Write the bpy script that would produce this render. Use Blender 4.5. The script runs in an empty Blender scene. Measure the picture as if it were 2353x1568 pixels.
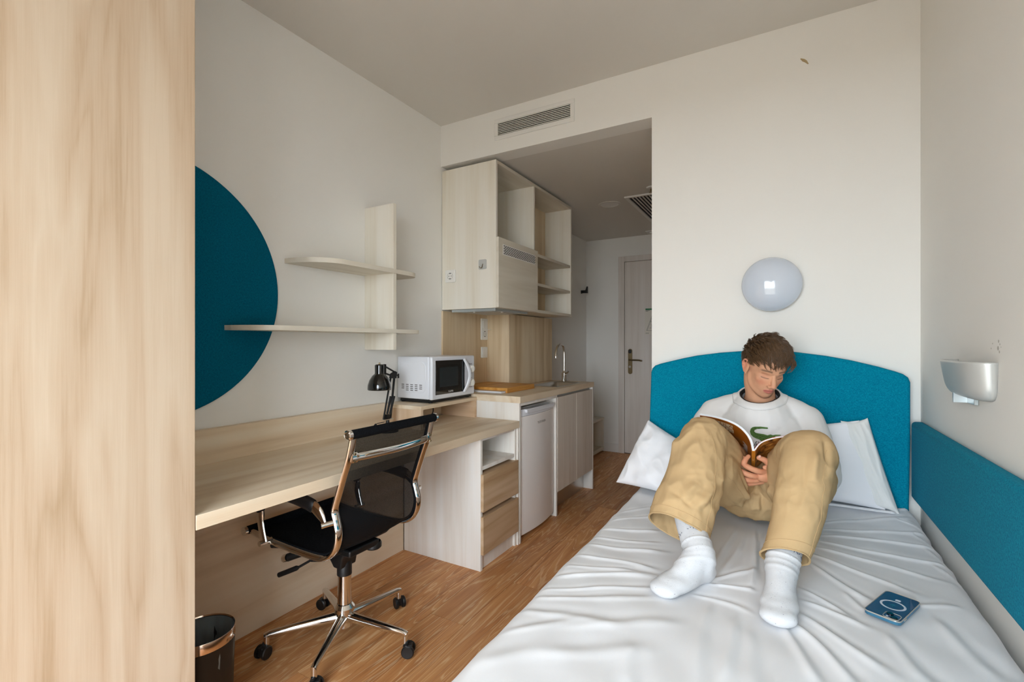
import bpy, bmesh, math, random
import numpy as np
from mathutils import Vector, Matrix, noise as mnoise

# ------------------------------------------------------------------ camera, world, light, exposure
scene = bpy.context.scene
COL = scene.collection
PI = math.pi
H_EYE = 1.2
cam_d = bpy.data.cameras.new('camera')
cam_d.sensor_width = 36.0
cam_d.lens = 36.0 * 1086.6 / 2353.0
cam_d.shift_y = 5.07 / 2353.0
cam_d.clip_start = 0.02
cam = bpy.data.objects.new('camera', cam_d)
COL.objects.link(cam)
cam.location = (0, 0, H_EYE)
cam.rotation_euler = (PI / 2, 0, math.radians(29.92))
scene.camera = cam

world = bpy.data.worlds.new('overcast_sky')
scene.world = world
world.use_nodes = True
bgn = world.node_tree.nodes['Background']
bgn.inputs['Color'].default_value = (0.835, 0.925, 1.0, 1)      # even overcast daylight
bgn.inputs['Strength'].default_value = 8.2

# the window behind the photographer, in the wall y = -0.85
WIN = (-0.95, 0.36, 0.15, 2.15, -0.85)
pl = bpy.data.lights.new('window_portal', 'AREA')
pl.shape = 'RECTANGLE'
pl.size = WIN[1] - WIN[0]
pl.size_y = WIN[3] - WIN[2]
pl.cycles.is_portal = True
plo = bpy.data.objects.new('window_portal', pl)
COL.objects.link(plo)
plo.location = ((WIN[0] + WIN[1]) / 2, WIN[4] - 0.1, (WIN[2] + WIN[3]) / 2)
plo.rotation_euler = (PI / 2, 0, 0)          # portal faces +y, into the room

scene.view_settings.view_transform = 'Standard'
scene.view_settings.look = 'None'
scene.view_settings.exposure = 0.74
scene.view_settings.gamma = 1.0
scene.view_settings.use_curve_mapping = False
scene.cycles.use_denoising = True
scene.cycles.max_bounces = 7
scene.cycles.diffuse_bounces = 6
scene.cycles.glossy_bounces = 3
scene.cycles.transparent_max_bounces = 6
scene.cycles.caustics_reflective = False
scene.cycles.caustics_refractive = False
scene.cycles.blur_glossy = 0.5
scene.cycles.use_adaptive_sampling = True
scene.cycles.adaptive_threshold = 0.10
scene.cycles.adaptive_min_samples = 16

# ------------------------------------------------------------------ helpers
random.seed(7)
rng = np.random.default_rng(7)


class MB:
    """collects shapes; build() links them as ONE mesh object"""
    def __init__(self):
        self.v = []
        self.f = []

    def add(self, vs, fs):
        o = len(self.v)
        self.v.extend([tuple(map(float, p)) for p in vs])
        self.f.extend([tuple(i + o for i in f) for f in fs])
        return self

    def box(self, x0, x1, y0, y1, z0, z1):
        x0, x1 = min(x0, x1), max(x0, x1)
        y0, y1 = min(y0, y1), max(y0, y1)
        z0, z1 = min(z0, z1), max(z0, z1)
        vs = [(x0, y0, z0), (x1, y0, z0), (x1, y1, z0), (x0, y1, z0), (x0, y0, z1), (x1, y0, z1), (x1, y1, z1), (x0, y1, z1)]
        return self.add(vs, [(0, 3, 2, 1), (4, 5, 6, 7), (0, 1, 5, 4), (1, 2, 6, 5), (2, 3, 7, 6), (3, 0, 4, 7)])

    def tube(self, pts, r, n=10, cap=True, flat=None, up=None):
        """sweep a circle (or an ellipse: flat = ratio along the second axis) along pts"""
        P = [Vector(p) for p in pts]
        m = len(P)
        R = list(r) if hasattr(r, '__len__') else [r] * m
        T = []
        for i in range(m):
            a = P[max(i - 1, 0)]
            b = P[min(i + 1, m - 1)]
            t = b - a
            T.append(t.normalized() if t.length > 1e-9 else Vector((0, 0, 1)))
        u = Vector(up) if up else (Vector((0, 0, 1)) if abs(T[0].z) < 0.9 else Vector((1, 0, 0)))
        vs = []
        for i in range(m):
            w = T[i].cross(u)
            if w.length < 1e-6:
                w = T[i].cross(Vector((0.3, 0.5, 0.8)))
            w.normalize()
            u = w.cross(T[i]).normalized()
            fl = 1.0 if flat is None else flat
            for k in range(n):
                a = 2 * PI * k / n
                vs.append(P[i] + w * (math.cos(a) * R[i]) + u * (math.sin(a) * R[i] * fl))
        fs = []
        for i in range(m - 1):
            for k in range(n):
                k2 = (k + 1) % n
                fs.append((i * n + k, i * n + k2, (i + 1) * n + k2, (i + 1) * n + k))
        if cap:
            fs.append(tuple(reversed(range(n))))
            fs.append(tuple((m - 1) * n + k for k in range(n)))
        return self.add(vs, fs)

    def lathe(self, prof, n=32, c=(0, 0, 0), axis='z', cap=False):
        """prof: list of (radius, height)"""
        vs = []
        for (r, h) in prof:
            for k in range(n):
                a = 2 * PI * k / n
                x, y = r * math.cos(a), r * math.sin(a)
                if axis == 'z':
                    vs.append((c[0] + x, c[1] + y, c[2] + h))
                elif axis == 'x':
                    vs.append((c[0] + h, c[1] + x, c[2] + y))
                else:
                    vs.append((c[0] + y, c[1] + h, c[2] + x))
        fs = []
        m = len(prof)
        for i in range(m - 1):
            for k in range(n):
                k2 = (k + 1) % n
                fs.append((i * n + k, i * n + k2, (i + 1) * n + k2, (i + 1) * n + k))
        if cap:
            fs.append(tuple(reversed(range(n))))
            fs.append(tuple((m - 1) * n + k for k in range(n)))
        return self.add(vs, fs)

    def prism(self, poly, axis, a, b):
        """extrude a 2D polygon along an axis: axis 'x' takes (y,z), 'y' takes (x,z), 'z' takes (x,y)"""
        n = len(poly)
        def pt(p, h):
            return {'x': (h, p[0], p[1]), 'y': (p[0], h, p[1]), 'z': (p[0], p[1], h)}[axis]
        vs = [pt(p, a) for p in poly] + [pt(p, b) for p in poly]
        fs = [tuple(reversed(range(n))), tuple(range(n, 2 * n))]
        for k in range(n):
            fs.append((k, (k + 1) % n, n + (k + 1) % n, n + k))
        return self.add(vs, fs)

    def grid(self, P, wrap=False):
        """P[i][j] points"""
        m, n = len(P), len(P[0])
        vs = [p for row in P for p in row]
        fs = []
        for i in range(m - 1):
            for j in range(n - 1):
                fs.append((i * n + j, i * n + j + 1, (i + 1) * n + j + 1, (i + 1) * n + j))
            if wrap:
                fs.append((i * n + n - 1, i * n, (i + 1) * n, (i + 1) * n + n - 1))
        return self.add(vs, fs)

    def xform(self, M):
        self.v = [tuple(M @ Vector(p)) for p in self.v]
        return self

    def mesh(self, name, off=(0, 0, 0)):
        me = bpy.data.meshes.new(name)
        me.from_pydata([(p[0] - off[0], p[1] - off[1], p[2] - off[2]) for p in self.v], [], self.f)
        bm = bmesh.new()
        bm.from_mesh(me)
        bmesh.ops.recalc_face_normals(bm, faces=bm.faces)
        bm.to_mesh(me)
        bm.free()
        me.update()
        return me


def link(name, me, m, parent=None, smooth=True, bevel=0, angle=35, segs=2, local=False, loc=None):
    o = bpy.data.objects.new(name, me)
    COL.objects.link(o)
    if m is not None:
        me.materials.append(m)
    if smooth:
        me.shade_smooth()
        me.set_sharp_from_angle(angle=math.radians(angle))
    if bevel:
        bv = o.modifiers.new('bevel', 'BEVEL')
        bv.width = bevel
        bv.segments = segs
        bv.limit_method = 'ANGLE'
        bv.angle_limit = math.radians(40)
        bv.harden_normals = False
    if parent is not None:
        o.parent = parent
    if loc is not None:
        o.location = loc
    return o


def worldoff(parent):
    p = Vector((0, 0, 0))
    while parent is not None:
        p += parent.location
        parent = parent.parent
    return p


def part(name, mb, m, parent=None, local=False, **k):
    """mb is in world coordinates unless local; parents are never rotated unless local"""
    off = (0, 0, 0) if (local or parent is None) else worldoff(parent)
    return link(name, mb.mesh(name, off), m, parent, **k)


def tag(o, label=None, cat=None, group=None, kind=None):
    if label: o['label'] = label
    if cat: o['category'] = cat
    if group: o['group'] = group
    if kind: o['kind'] = kind
    return o


def thing(name, label, cat, loc=(0, 0, 0), rot=(0, 0, 0), group=None):
    o = bpy.data.objects.new(name, None)
    o.empty_display_size = 0.05
    COL.objects.link(o)
    o.location = loc
    o.rotation_euler = rot
    return tag(o, label, cat, group)


def single(name, mb, m, label, cat, group=None, base=None, **k):
    """a thing that is one mesh, its origin at base"""
    b = base or (0, 0, 0)
    o = link(name, mb.mesh(name, b), m, None, loc=b, **k)
    return tag(o, label, cat, group)


def struct(name, mb, m, **k):
    o = part(name, mb, m, **k)
    o['kind'] = 'structure'
    return o


def catmull(pts, n=8):
    P = [np.array(p, float) for p in pts]
    P = [2 * P[0] - P[1]] + P + [2 * P[-1] - P[-2]]
    out = []
    for i in range(1, len(P) - 2):
        for k in range(n):
            t = k / n
            a, b, c_, d = P[i - 1], P[i], P[i + 1], P[i + 2]
            out.append(0.5 * ((2 * b) + (-a + c_) * t + (2 * a - 5 * b + 4 * c_ - d) * t * t + (-a + 3 * b - 3 * c_ + d) * t ** 3))
    out.append(P[-2])
    return out


def rrect(x0, x1, y0, y1, r, n=5):
    out = []
    for cx, cy, a0 in ((x1 - r, y1 - r, 0), (x0 + r, y1 - r, 90), (x0 + r, y0 + r, 180), (x1 - r, y0 + r, 270)):
        for k in range(n + 1):
            a = math.radians(a0 + 90 * k / n)
            out.append((cx + r * math.cos(a), cy + r * math.sin(a)))
    return out


def text_mesh(s, size, spacing=1.0, align='CENTER'):
    cu = bpy.data.curves.new('lettering', 'FONT')
    cu.body = s
    cu.size = size
    cu.space_character = spacing
    cu.align_x = align
    cu.align_y = 'CENTER'
    cu.resolution_u = 3
    cu.fill_mode = 'FRONT' if hasattr(cu, 'fill_mode') else cu.fill_mode
    to = bpy.data.objects.new('lettering', cu)
    COL.objects.link(to)
    dg = bpy.context.evaluated_depsgraph_get()
    me = bpy.data.meshes.new_from_object(to.evaluated_get(dg))
    bpy.data.objects.remove(to)
    me.materials.clear()
    return me


def lettering(name, s, size, M, m, parent, spacing=1.0, align='CENTER', local=False):
    """flat print: M maps the text plane (x right, y up, z out) to world"""
    me = text_mesh(s, size, spacing, align)
    off = Vector((0, 0, 0)) if local else worldoff(parent)
    for v in me.vertices:
        v.co = M @ v.co - off
    o = bpy.data.objects.new(name, me)
    COL.objects.link(o)
    me.materials.append(m)
    o.parent = parent
    return o


def frame(origin, right, up):
    r = Vector(right).normalized()
    u = Vector(up).normalized()
    n = r.cross(u)
    M = Matrix.Identity(4)
    for i in range(3):
        M[i][0], M[i][1], M[i][2], M[i][3] = r[i], u[i], n[i], origin[i]
    return M


# ------------------------------------------------------------------ materials
def srgb(r, g, b):
    def f(c):
        c /= 255.0
        return c / 12.92 if c <= 0.04045 else ((c + 0.055) / 1.055) ** 2.4
    return (f(r), f(g), f(b), 1)


def newmat(name):
    m = bpy.data.materials.new(name)
    m.use_nodes = True
    nt = m.node_tree
    return m, nt, nt.nodes['Principled BSDF']


def N(nt, typ, **props):
    n = nt.nodes.new(typ)
    for k, v in props.items():
        setattr(n, k, v)
    return n


def plain(name, col, rough=0.5, metal=0.0, spec=0.5, bump=0.0, bscale=200, var=0.0, vscale=3.0, coat=0.0, sheen=0.0, alpha=1.0):
    """colour with a little procedural variation and fine relief"""
    m, nt, b = newmat(name)
    b.inputs['Roughness'].default_value = rough
    b.inputs['Metallic'].default_value = metal
    b.inputs['Specular IOR Level'].default_value = spec
    b.inputs['Coat Weight'].default_value = coat
    b.inputs['Sheen Weight'].default_value = sheen
    tc = N(nt, 'ShaderNodeTexCoord')
    n1 = N(nt, 'ShaderNodeTexNoise')
    n1.inputs['Scale'].default_value = vscale
    n1.inputs['Detail'].default_value = 4
    nt.links.new(tc.outputs['Object'], n1.inputs['Vector'])
    mx = N(nt, 'ShaderNodeMix', data_type='RGBA')
    c2 = tuple(c * (1 - var) for c in col[:3]) + (1,)
    mx.inputs['A'].default_value = col
    mx.inputs['B'].default_value = c2
    nt.links.new(n1.outputs['Fac'], mx.inputs['Factor'])
    nt.links.new(mx.outputs['Result'], b.inputs['Base Color'])
    if bump:
        n2 = N(nt, 'ShaderNodeTexNoise')
        n2.inputs['Scale'].default_value = bscale
        n2.inputs['Detail'].default_value = 3
        nt.links.new(tc.outputs['Object'], n2.inputs['Vector'])
        bp = N(nt, 'ShaderNodeBump')
        bp.inputs['Strength'].default_value = bump
        bp.inputs['Distance'].default_value = 0.002
        nt.links.new(n2.outputs['Fac'], bp.inputs['Height'])
        nt.links.new(bp.outputs['Normal'], b.inputs['Normal'])
    return m


def wood(name, light, mid, dark, axis='z', scale=1.0, rough=0.45, wild=1.0, fine=0.35, random_off=False, bump=0.05, lines=None):
    """laminate / oak: broad figure stretched along the grain axis, fine fibres on top"""
    m, nt, b = newmat(name)
    b.inputs['Roughness'].default_value = rough
    b.inputs['Specular IOR Level'].default_value = 0.35
    tc = N(nt, 'ShaderNodeTexCoord')
    vec = tc.outputs['Object']
    if random_off:
        oi = N(nt, 'ShaderNodeObjectInfo')
        ml = N(nt, 'ShaderNodeVectorMath', operation='MULTIPLY_ADD')
        cb = N(nt, 'ShaderNodeCombineXYZ')
        for k in range(3):
            nt.links.new(oi.outputs['Random'], cb.inputs[k])
        nt.links.new(cb.outputs[0], ml.inputs[0])
        ml.inputs[1].default_value = (31.0, 57.0, 19.0)
        nt.links.new(vec, ml.inputs[2])
        vec = ml.outputs[0]
    ai = 'xyz'.index(axis)
    def mapped(along, across):
        mp = N(nt, 'ShaderNodeMapping')
        s = [across * scale] * 3
        s[ai] = along * scale
        mp.inputs['Scale'].default_value = s
        nt.links.new(vec, mp.inputs['Vector'])
        return mp.outputs['Vector']
    # broad figure
    n1 = N(nt, 'ShaderNodeTexNoise')
    n1.inputs['Scale'].default_value = 1.0
    n1.inputs['Detail'].default_value = 3
    n1.inputs['Roughness'].default_value = 0.5
    n1.inputs['Distortion'].default_value = 0.5 * wild
    nt.links.new(mapped(0.42, 5.0), n1.inputs['Vector'])
    # contour lines of the figure give the cathedral rings
    m1 = N(nt, 'ShaderNodeMath', operation='MULTIPLY')
    m1.inputs[1].default_value = 11.0 * wild
    nt.links.new(n1.outputs['Fac'], m1.inputs[0])
    m2 = N(nt, 'ShaderNodeMath', operation='PINGPONG')
    m2.inputs[1].default_value = 1.0
    nt.links.new(m1.outputs[0], m2.inputs[0])
    # fibres
    n2 = N(nt, 'ShaderNodeTexNoise')
    n2.inputs['Scale'].default_value = 1.0
    n2.inputs['Detail'].default_value = 5
    n2.inputs['Roughness'].default_value = 0.7
    nt.links.new(mapped(3.0, 130.0), n2.inputs['Vector'])
    n3 = N(nt, 'ShaderNodeTexNoise')
    n3.inputs['Scale'].default_value = 1.0
    n3.inputs['Detail'].default_value = 2
    nt.links.new(mapped(0.25, 9.0), n3.inputs['Vector'])
    r1 = N(nt, 'ShaderNodeValToRGB')
    r1.color_ramp.elements[0].position = 0.0
    r1.color_ramp.elements[0].color = dark
    r1.color_ramp.elements[1].position = 0.75
    r1.color_ramp.elements[1].color = light
    e = r1.color_ramp.elements.new(0.35)
    e.color = mid
    ad = N(nt, 'ShaderNodeMath', operation='MULTIPLY_ADD')
    nt.links.new(m2.outputs[0], ad.inputs[0])
    ad.inputs[1].default_value = 0.45
    nt.links.new(n3.outputs['Fac'], ad.inputs[2])
    ad2 = N(nt, 'ShaderNodeMath', operation='MULTIPLY_ADD')
    nt.links.new(n2.outputs['Fac'], ad2.inputs[0])
    ad2.inputs[1].default_value = fine
    sb = N(nt, 'ShaderNodeMath', operation='SUBTRACT')
    nt.links.new(ad.outputs[0], sb.inputs[0])
    sb.inputs[1].default_value = 0.26 + fine * 0.5
    nt.links.new(sb.outputs[0], ad2.inputs[2])
    nt.links.new(ad2.outputs[0], r1.inputs['Fac'])
    colout = r1.outputs['Color']
    if lines is not None:
        # limed pores: pale lines that follow the rings
        r2 = N(nt, 'ShaderNodeValToRGB')
        r2.color_ramp.elements[0].position = 0.74
        r2.color_ramp.elements[0].color = (0, 0, 0, 1)
        r2.color_ramp.elements[1].position = 0.95
        r2.color_ramp.elements[1].color = (1, 1, 1, 1)
        m3 = N(nt, 'ShaderNodeMath', operation='MULTIPLY')
        m3.inputs[1].default_value = 30.0
        nt.links.new(n1.outputs['Fac'], m3.inputs[0])
        m4 = N(nt, 'ShaderNodeMath', operation='PINGPONG')
        m4.inputs[1].default_value = 1.0
        nt.links.new(m3.outputs[0], m4.inputs[0])
        ml2 = N(nt, 'ShaderNodeMath', operation='MULTIPLY_ADD')
        nt.links.new(n2.outputs['Fac'], ml2.inputs[0])
        ml2.inputs[1].default_value = 0.9
        nt.links.new(m4.outputs[0], ml2.inputs[2])
        sb2 = N(nt, 'ShaderNodeMath', operation='SUBTRACT')
        nt.links.new(ml2.outputs[0], sb2.inputs[0])
        sb2.inputs[1].default_value = 0.42
        nt.links.new(sb2.outputs[0], r2.inputs['Fac'])
        mm = N(nt, 'ShaderNodeMath', operation='MULTIPLY')
        nt.links.new(r2.outputs['Color'], mm.inputs[0])
        mm.inputs[1].default_value = 0.40
        mx = N(nt, 'ShaderNodeMix', data_type='RGBA')
        nt.links.new(mm.outputs[0], mx.inputs['Factor'])
        nt.links.new(colout, mx.inputs['A'])
        mx.inputs['B'].default_value = lines
        colout = mx.outputs['Result']
    if random_off:
        hs = N(nt, 'ShaderNodeHueSaturation')
        mr = N(nt, 'ShaderNodeMapRange')
        mr.inputs['To Min'].default_value = 0.86
        mr.inputs['To Max'].default_value = 1.10
        nt.links.new(oi.outputs['Random'], mr.inputs['Value'])
        nt.links.new(mr.outputs[0], hs.inputs['Value'])
        nt.links.new(colout, hs.inputs['Color'])
        colout = hs.outputs['Color']
    nt.links.new(colout, b.inputs['Base Color'])
    if bump:
        bp = N(nt, 'ShaderNodeBump')
        bp.inputs['Strength'].default_value = bump
        bp.inputs['Distance'].default_value = 0.001
        nt.links.new(n2.outputs['Fac'], bp.inputs['Height'])
        nt.links.new(bp.outputs['Normal'], b.inputs['Normal'])
    return m


def fabric(name, c1, c2, sx=260, sy=260, rough=0.95, bump=0.5, sheen=0.2):
    """two-tone woven cloth: crossed fibres plus mottling"""
    m, nt, b = newmat(name)
    b.inputs['Roughness'].default_value = rough
    b.inputs['Specular IOR Level'].default_value = 0.06
    b.inputs['Sheen Weight'].default_value = sheen * 0.1
    tc = N(nt, 'ShaderNodeTexCoord')
    outs = []
    for s in ((sx * 0.22, sx * 0.22, sy * 0.9), (sx, sx, sy * 0.16), (160, 160, 160)):
        mp = N(nt, 'ShaderNodeMapping')
        mp.inputs['Scale'].default_value = s
        nt.links.new(tc.outputs['Object'], mp.inputs['Vector'])
        n = N(nt, 'ShaderNodeTexNoise')
        n.inputs['Scale'].default_value = 1.0
        n.inputs['Detail'].default_value = 2
        nt.links.new(mp.outputs['Vector'], n.inputs['Vector'])
        outs.append(n.outputs['Fac'])
    a1 = N(nt, 'ShaderNodeMath', operation='ADD')
    nt.links.new(outs[0], a1.inputs[0])
    nt.links.new(outs[1], a1.inputs[1])
    a2 = N(nt, 'ShaderNodeMath', operation='MULTIPLY_ADD')
    nt.links.new(outs[2], a2.inputs[0])
    a2.inputs[1].default_value = 0.6
    nt.links.new(a1.outputs[0], a2.inputs[2])
    mr = N(nt, 'ShaderNodeMapRange')
    mr.inputs['From Min'].default_value = 1.0
    mr.inputs['From Max'].default_value = 1.6
    nt.links.new(a2.outputs[0], mr.inputs['Value'])
    mx = N(nt, 'ShaderNodeMix', data_type='RGBA')
    mx.inputs['A'].default_value = c1
    mx.inputs['B'].default_value = c2
    nt.links.new(mr.outputs[0], mx.inputs['Factor'])
    nt.links.new(mx.outputs['Result'], b.inputs['Base Color'])
    bp = N(nt, 'ShaderNodeBump')
    bp.inputs['Strength'].default_value = bump
    bp.inputs['Distance'].default_value = 0.001
    nt.links.new(a1.outputs[0], bp.inputs['Height'])
    nt.links.new(bp.outputs['Normal'], b.inputs['Normal'])
    return m


M = {}
M['wall'] = plain('wall_paint', srgb(238, 236, 231), 0.85, bump=0.08, bscale=120, var=0.03)
M['ceiling'] = plain('ceiling_paint', srgb(220, 216, 209), 0.9, bump=0.05, bscale=120, var=0.03)
M['white_trim'] = plain('white_trim', srgb(232, 230, 226), 0.5, var=0.02)
M['maple_v'] = wood('maple_laminate_upright', srgb(200, 181, 158), srgb(190, 167, 142), srgb(172, 146, 116), 'z', scale=1.5, wild=1.0, fine=0.62)
M['birch_y'] = wood('birch_laminate_long', srgb(234, 219, 196), srgb(226, 206, 178), srgb(206, 180, 148), 'y', scale=1.1, wild=0.8, fine=0.3)
M['birch_z'] = wood('birch_laminate_upright', srgb(228, 209, 178), srgb(214, 190, 154), srgb(192, 163, 124), 'z', scale=1.3, wild=0.7, fine=0.3)
M['birch_x'] = wood('birch_laminate_cross', srgb(222, 196, 168), srgb(208, 178, 146), srgb(186, 152, 118), 'x', scale=1.2, wild=0.7, fine=0.3)
M['birch_s'] = wood('birch_laminate_box', srgb(222, 196, 168), srgb(208, 178, 146), srgb(186, 152, 118), 'z', scale=1.2, wild=0.7, fine=0.3)
M['drawer'] = wood('drawer_laminate', srgb(206, 180, 150), srgb(192, 162, 128), srgb(168, 136, 100), 'y', scale=1.6, wild=0.8, fine=0.4)
M['white_wood'] = wood('white_wood_laminate', srgb(240, 238, 234), srgb(236, 231, 224), srgb(226, 218, 208), 'z', scale=2.0, wild=0.4, fine=0.5)
M['cream_wood'] = wood('cream_wood_laminate', srgb(235, 230, 219), srgb(229, 222, 207), srgb(217, 206, 187), 'z', scale=1.6, wild=0.5, fine=0.45)
M['cream_wood_y'] = wood('cream_wood_laminate_level', srgb(224, 217, 202), srgb(214, 205, 188), srgb(202, 190, 168), 'y', scale=1.8, wild=0.5, fine=0.45)
M['grey_wood'] = wood('grey_wood_laminate', srgb(230, 222, 212), srgb(222, 212, 200), srgb(208, 196, 180), 'z', scale=2.2, wild=0.4, fine=0.55)
M['door_wood'] = wood('door_laminate', srgb(232, 226, 220), srgb(224, 216, 208), srgb(210, 200, 190), 'z', scale=1.4, wild=0.4, fine=0.5)
M['oak'] = wood('oak_floor', srgb(210, 154, 100), srgb(192, 130, 78), srgb(156, 102, 58), 'y', scale=1.9, rough=0.42, wild=1.3, fine=0.75, random_off=True, bump=0.12, lines=srgb(240, 210, 168))
M['joint'] = plain('dark_floor_joint', srgb(70, 44, 26), 0.8)
M['teal'] = fabric('teal_cloth', srgb(0, 102, 132), srgb(6, 142, 168), 1000, 1000, bump=0.25)
M['teal_dark'] = fabric('petrol_cloth', srgb(0, 74, 102), srgb(2, 106, 134), 1000, 1000, bump=0.25)
M['chrome'] = plain('polished_chrome', (0.80, 0.79, 0.77, 1), 0.09, 1.0, var=0.02)
M['steel'] = plain('brushed_steel', (0.62, 0.60, 0.57, 1), 0.28, 1.0, var=0.05)
M['bronze'] = plain('bronze_metal', srgb(150, 132, 100), 0.3, 1.0, var=0.05)
M['warm_silver'] = plain('silver_warm_reflection', srgb(220, 200, 184), 0.14, 1.0, var=0.04)  # silver bin rim, a warm reflection is put into its colour
M['black'] = plain('black_plastic', srgb(18, 18, 19), 0.45, var=0.2)
M['black_gloss'] = plain('black_lacquer', srgb(10, 11, 11), 0.12, coat=0.6, var=0.1)
M['black_cloth'] = fabric('black_cloth', srgb(10, 11, 13), srgb(26, 27, 30), 600, 600, bump=0.3, sheen=0.05)
M['glass_dark'] = plain('dark_oven_glass', srgb(14, 16, 17), 0.06, coat=0.5, var=0.1)
M['oven_screen'] = plain('oven_screen', srgb(40, 46, 48), 0.2, var=0.1)
M['dark'] = plain('dark_void', srgb(16, 14, 12), 0.9)
M['enamel'] = plain('white_enamel', srgb(228, 230, 236), 0.25, coat=0.3, var=0.02)
M['enamel_warm'] = plain('warm_white_enamel', srgb(244, 240, 238), 0.3, coat=0.2, var=0.02)
M['grey_metal'] = plain('grey_powder_coat', srgb(190, 190, 186), 0.4, var=0.03)
M['sconce'] = plain('satin_silver', srgb(200, 200, 196), 0.35, 0.25, var=0.03)
M['alu'] = plain('satin_aluminium', srgb(196, 204, 206), 0.35, 0.6, var=0.03)
M['white_plastic'] = plain('white_plastic', srgb(236, 234, 228), 0.35, var=0.02)
M['grey_print'] = plain('grey_print', srgb(96, 94, 92), 0.5)
M['white_print'] = plain('white_print', srgb(232, 232, 230), 0.5)
M['bamboo'] = wood('bamboo_board', srgb(214, 158, 84), srgb(200, 138, 62), srgb(172, 108, 40), 'y', scale=3.0, wild=0.5, fine=0.5)
M['paper'] = plain('paper_sheet', srgb(226, 220, 208), 0.7)
M['green_print'] = plain('green_print', srgb(20, 110, 70), 0.6)
M['stain'] = plain('ochre_stain', srgb(190, 168, 130), 0.9, var=0.2, vscale=60)
M['smudge'] = plain('grey_smudge', srgb(196, 191, 184), 0.9, var=0.2, vscale=60)
M['opal'] = plain('opal_glass', srgb(206, 214, 226), 0.10, coat=0.4, var=0.01)
M['ground'] = plain('pale_street', srgb(158, 148, 136), 0.9, var=0.2, vscale=0.3)
M['liner'] = plain('smoky_liner', srgb(120, 128, 130), 0.25, var=0.3, vscale=14)
# ------------------------------------------------------------------ the room
XL, XR, YB, YD, ZC, ZH = -1.95, 0.473, 2.455, 5.085, 2.622, 2.357
XH = -0.587            # left end of the wall behind the bed
YF = -0.85             # window wall

fl = struct('floor', MB().box(XL - 0.1, XR + 0.1, YF - 0.1, YD + 0.1, -0.06, -0.012), M['joint'], smooth=False)
# planks: rows of width 0.18 running into the room, each plank its own piece
pw, plen = 0.18, 1.26
starts = {0: 0.40, 1: -0.16, 2: 0.38, 3: 0.80, 4: 0.05, 5: 0.62}
plank_cache = {}
row = 0
x = -1.36 - 4 * pw
while x < -0.30:
    x0, x1 = max(x, XL), x + pw
    off = {-2: 1.66, -1: 1.105, 0: 1.64, 1: 2.06, 2: 1.35}.get(row - 4, 0.55 + 0.37 * row)
    y = off - 4 * plen
    while y < YD:
        y0, y1 = max(y, -0.5), min(y + plen, YD)
        if y1 - y0 > 0.05:
            key = (round(x1 - x0, 4), round(y1 - y0, 4))
            if key not in plank_cache:
                g = 0.0009
                me = MB().box(-(x1 - x0) / 2 + g, (x1 - x0) / 2 - g, -(y1 - y0) / 2 + g, (y1 - y0) / 2 - g, -0.012, 0).mesh('plank')
                me.materials.append(M['oak'])
                plank_cache[key] = me
            po = bpy.data.objects.new('plank', plank_cache[key])
            COL.objects.link(po)
            po.parent = fl
            po.location = ((x0 + x1) / 2, (y0 + y1) / 2, 0)
        y += plen
    x += pw
    row += 1

struct('wall_left', MB().box(XL - 0.1, XL, YF - 0.1, YD + 0.1, -0.05, ZC + 0.1), M['wall'], smooth=False)
wr = struct('wall_right', MB().box(XR, XR + 0.1, YF - 0.1, YB + 0.2, -0.05, ZC + 0.1), M['wall'], smooth=False)
# wall behind the bed with the header over the kitchen passage
wb = struct('wall_back', MB().box(XH, XR + 0.1, YB, YB + 0.12, -0.05, ZC + 0.1).box(XL, XH, YB, YB + 0.12, ZH, ZC + 0.1), M['wall'], smooth=False)
struct('wall_hall_right', MB().box(XH + 0.006, XH + 0.1, YB + 0.12, YD, -0.05, ZH + 0.1), M['wall'], smooth=False)
struct('wall_hall_end', MB().box(XL, -1.573, YD, YD + 0.1, -0.05, ZH + 0.1).box(-1.573, XH + 0.1, YD, YD + 0.1, 2.145, ZH + 0.1).box(-0.615, XH + 0.1, YD, YD + 0.1, -0.05, 2.145).box(-1.60, -0.60, YD + 0.06, YD + 0.1, -0.05, 2.16), M['wall'], smooth=False)  # last box: unseen backing added to stop light leaking round the door
struct('ceiling', MB().box(XL - 0.1, XR + 0.1, YF - 0.1, YB + 0.05, ZC, ZC + 0.1), M['ceiling'], smooth=False)
struct('ceiling_hall', MB().box(XL, XH + 0.1, YB + 0.12, YD + 0.1, ZH, ZH + 0.08), M['ceiling'], smooth=False)
# window wall behind the photographer
wx0, wx1, wz0, wz1, wy = WIN
struct('wall_front', MB().box(XL, wx0, YF - 0.12, YF, -0.05, ZC + 0.1).box(wx1, XR, YF - 0.12, YF, -0.05, ZC + 0.1)
       .box(wx0, wx1, YF - 0.12, YF, -0.05, wz0).box(wx0, wx1, YF - 0.12, YF, wz1, ZC + 0.1), M['wall'], smooth=False)
w1 = struct('window_1', MB().box(wx0, wx0 + 0.05, YF - 0.08, YF - 0.02, wz0, wz1).box(wx1 - 0.05, wx1, YF - 0.08, YF - 0.02, wz0, wz1)
            .box(wx0, wx1, YF - 0.08, YF - 0.02, wz0, wz0 + 0.05).box(wx0, wx1, YF - 0.08, YF - 0.02, wz1 - 0.05, wz1), M['white_trim'], bevel=0.003)
part('window_sill', MB().box(wx0 - 0.03, wx1 + 0.03, YF - 0.02, YF + 0.05, wz0 - 0.03, wz0), M['white_trim'], w1, bevel=0.003)
struct('ground', MB().box(-40, 40, -80, -4, -6.2, -6.0), M['ground'], smooth=False)

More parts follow.
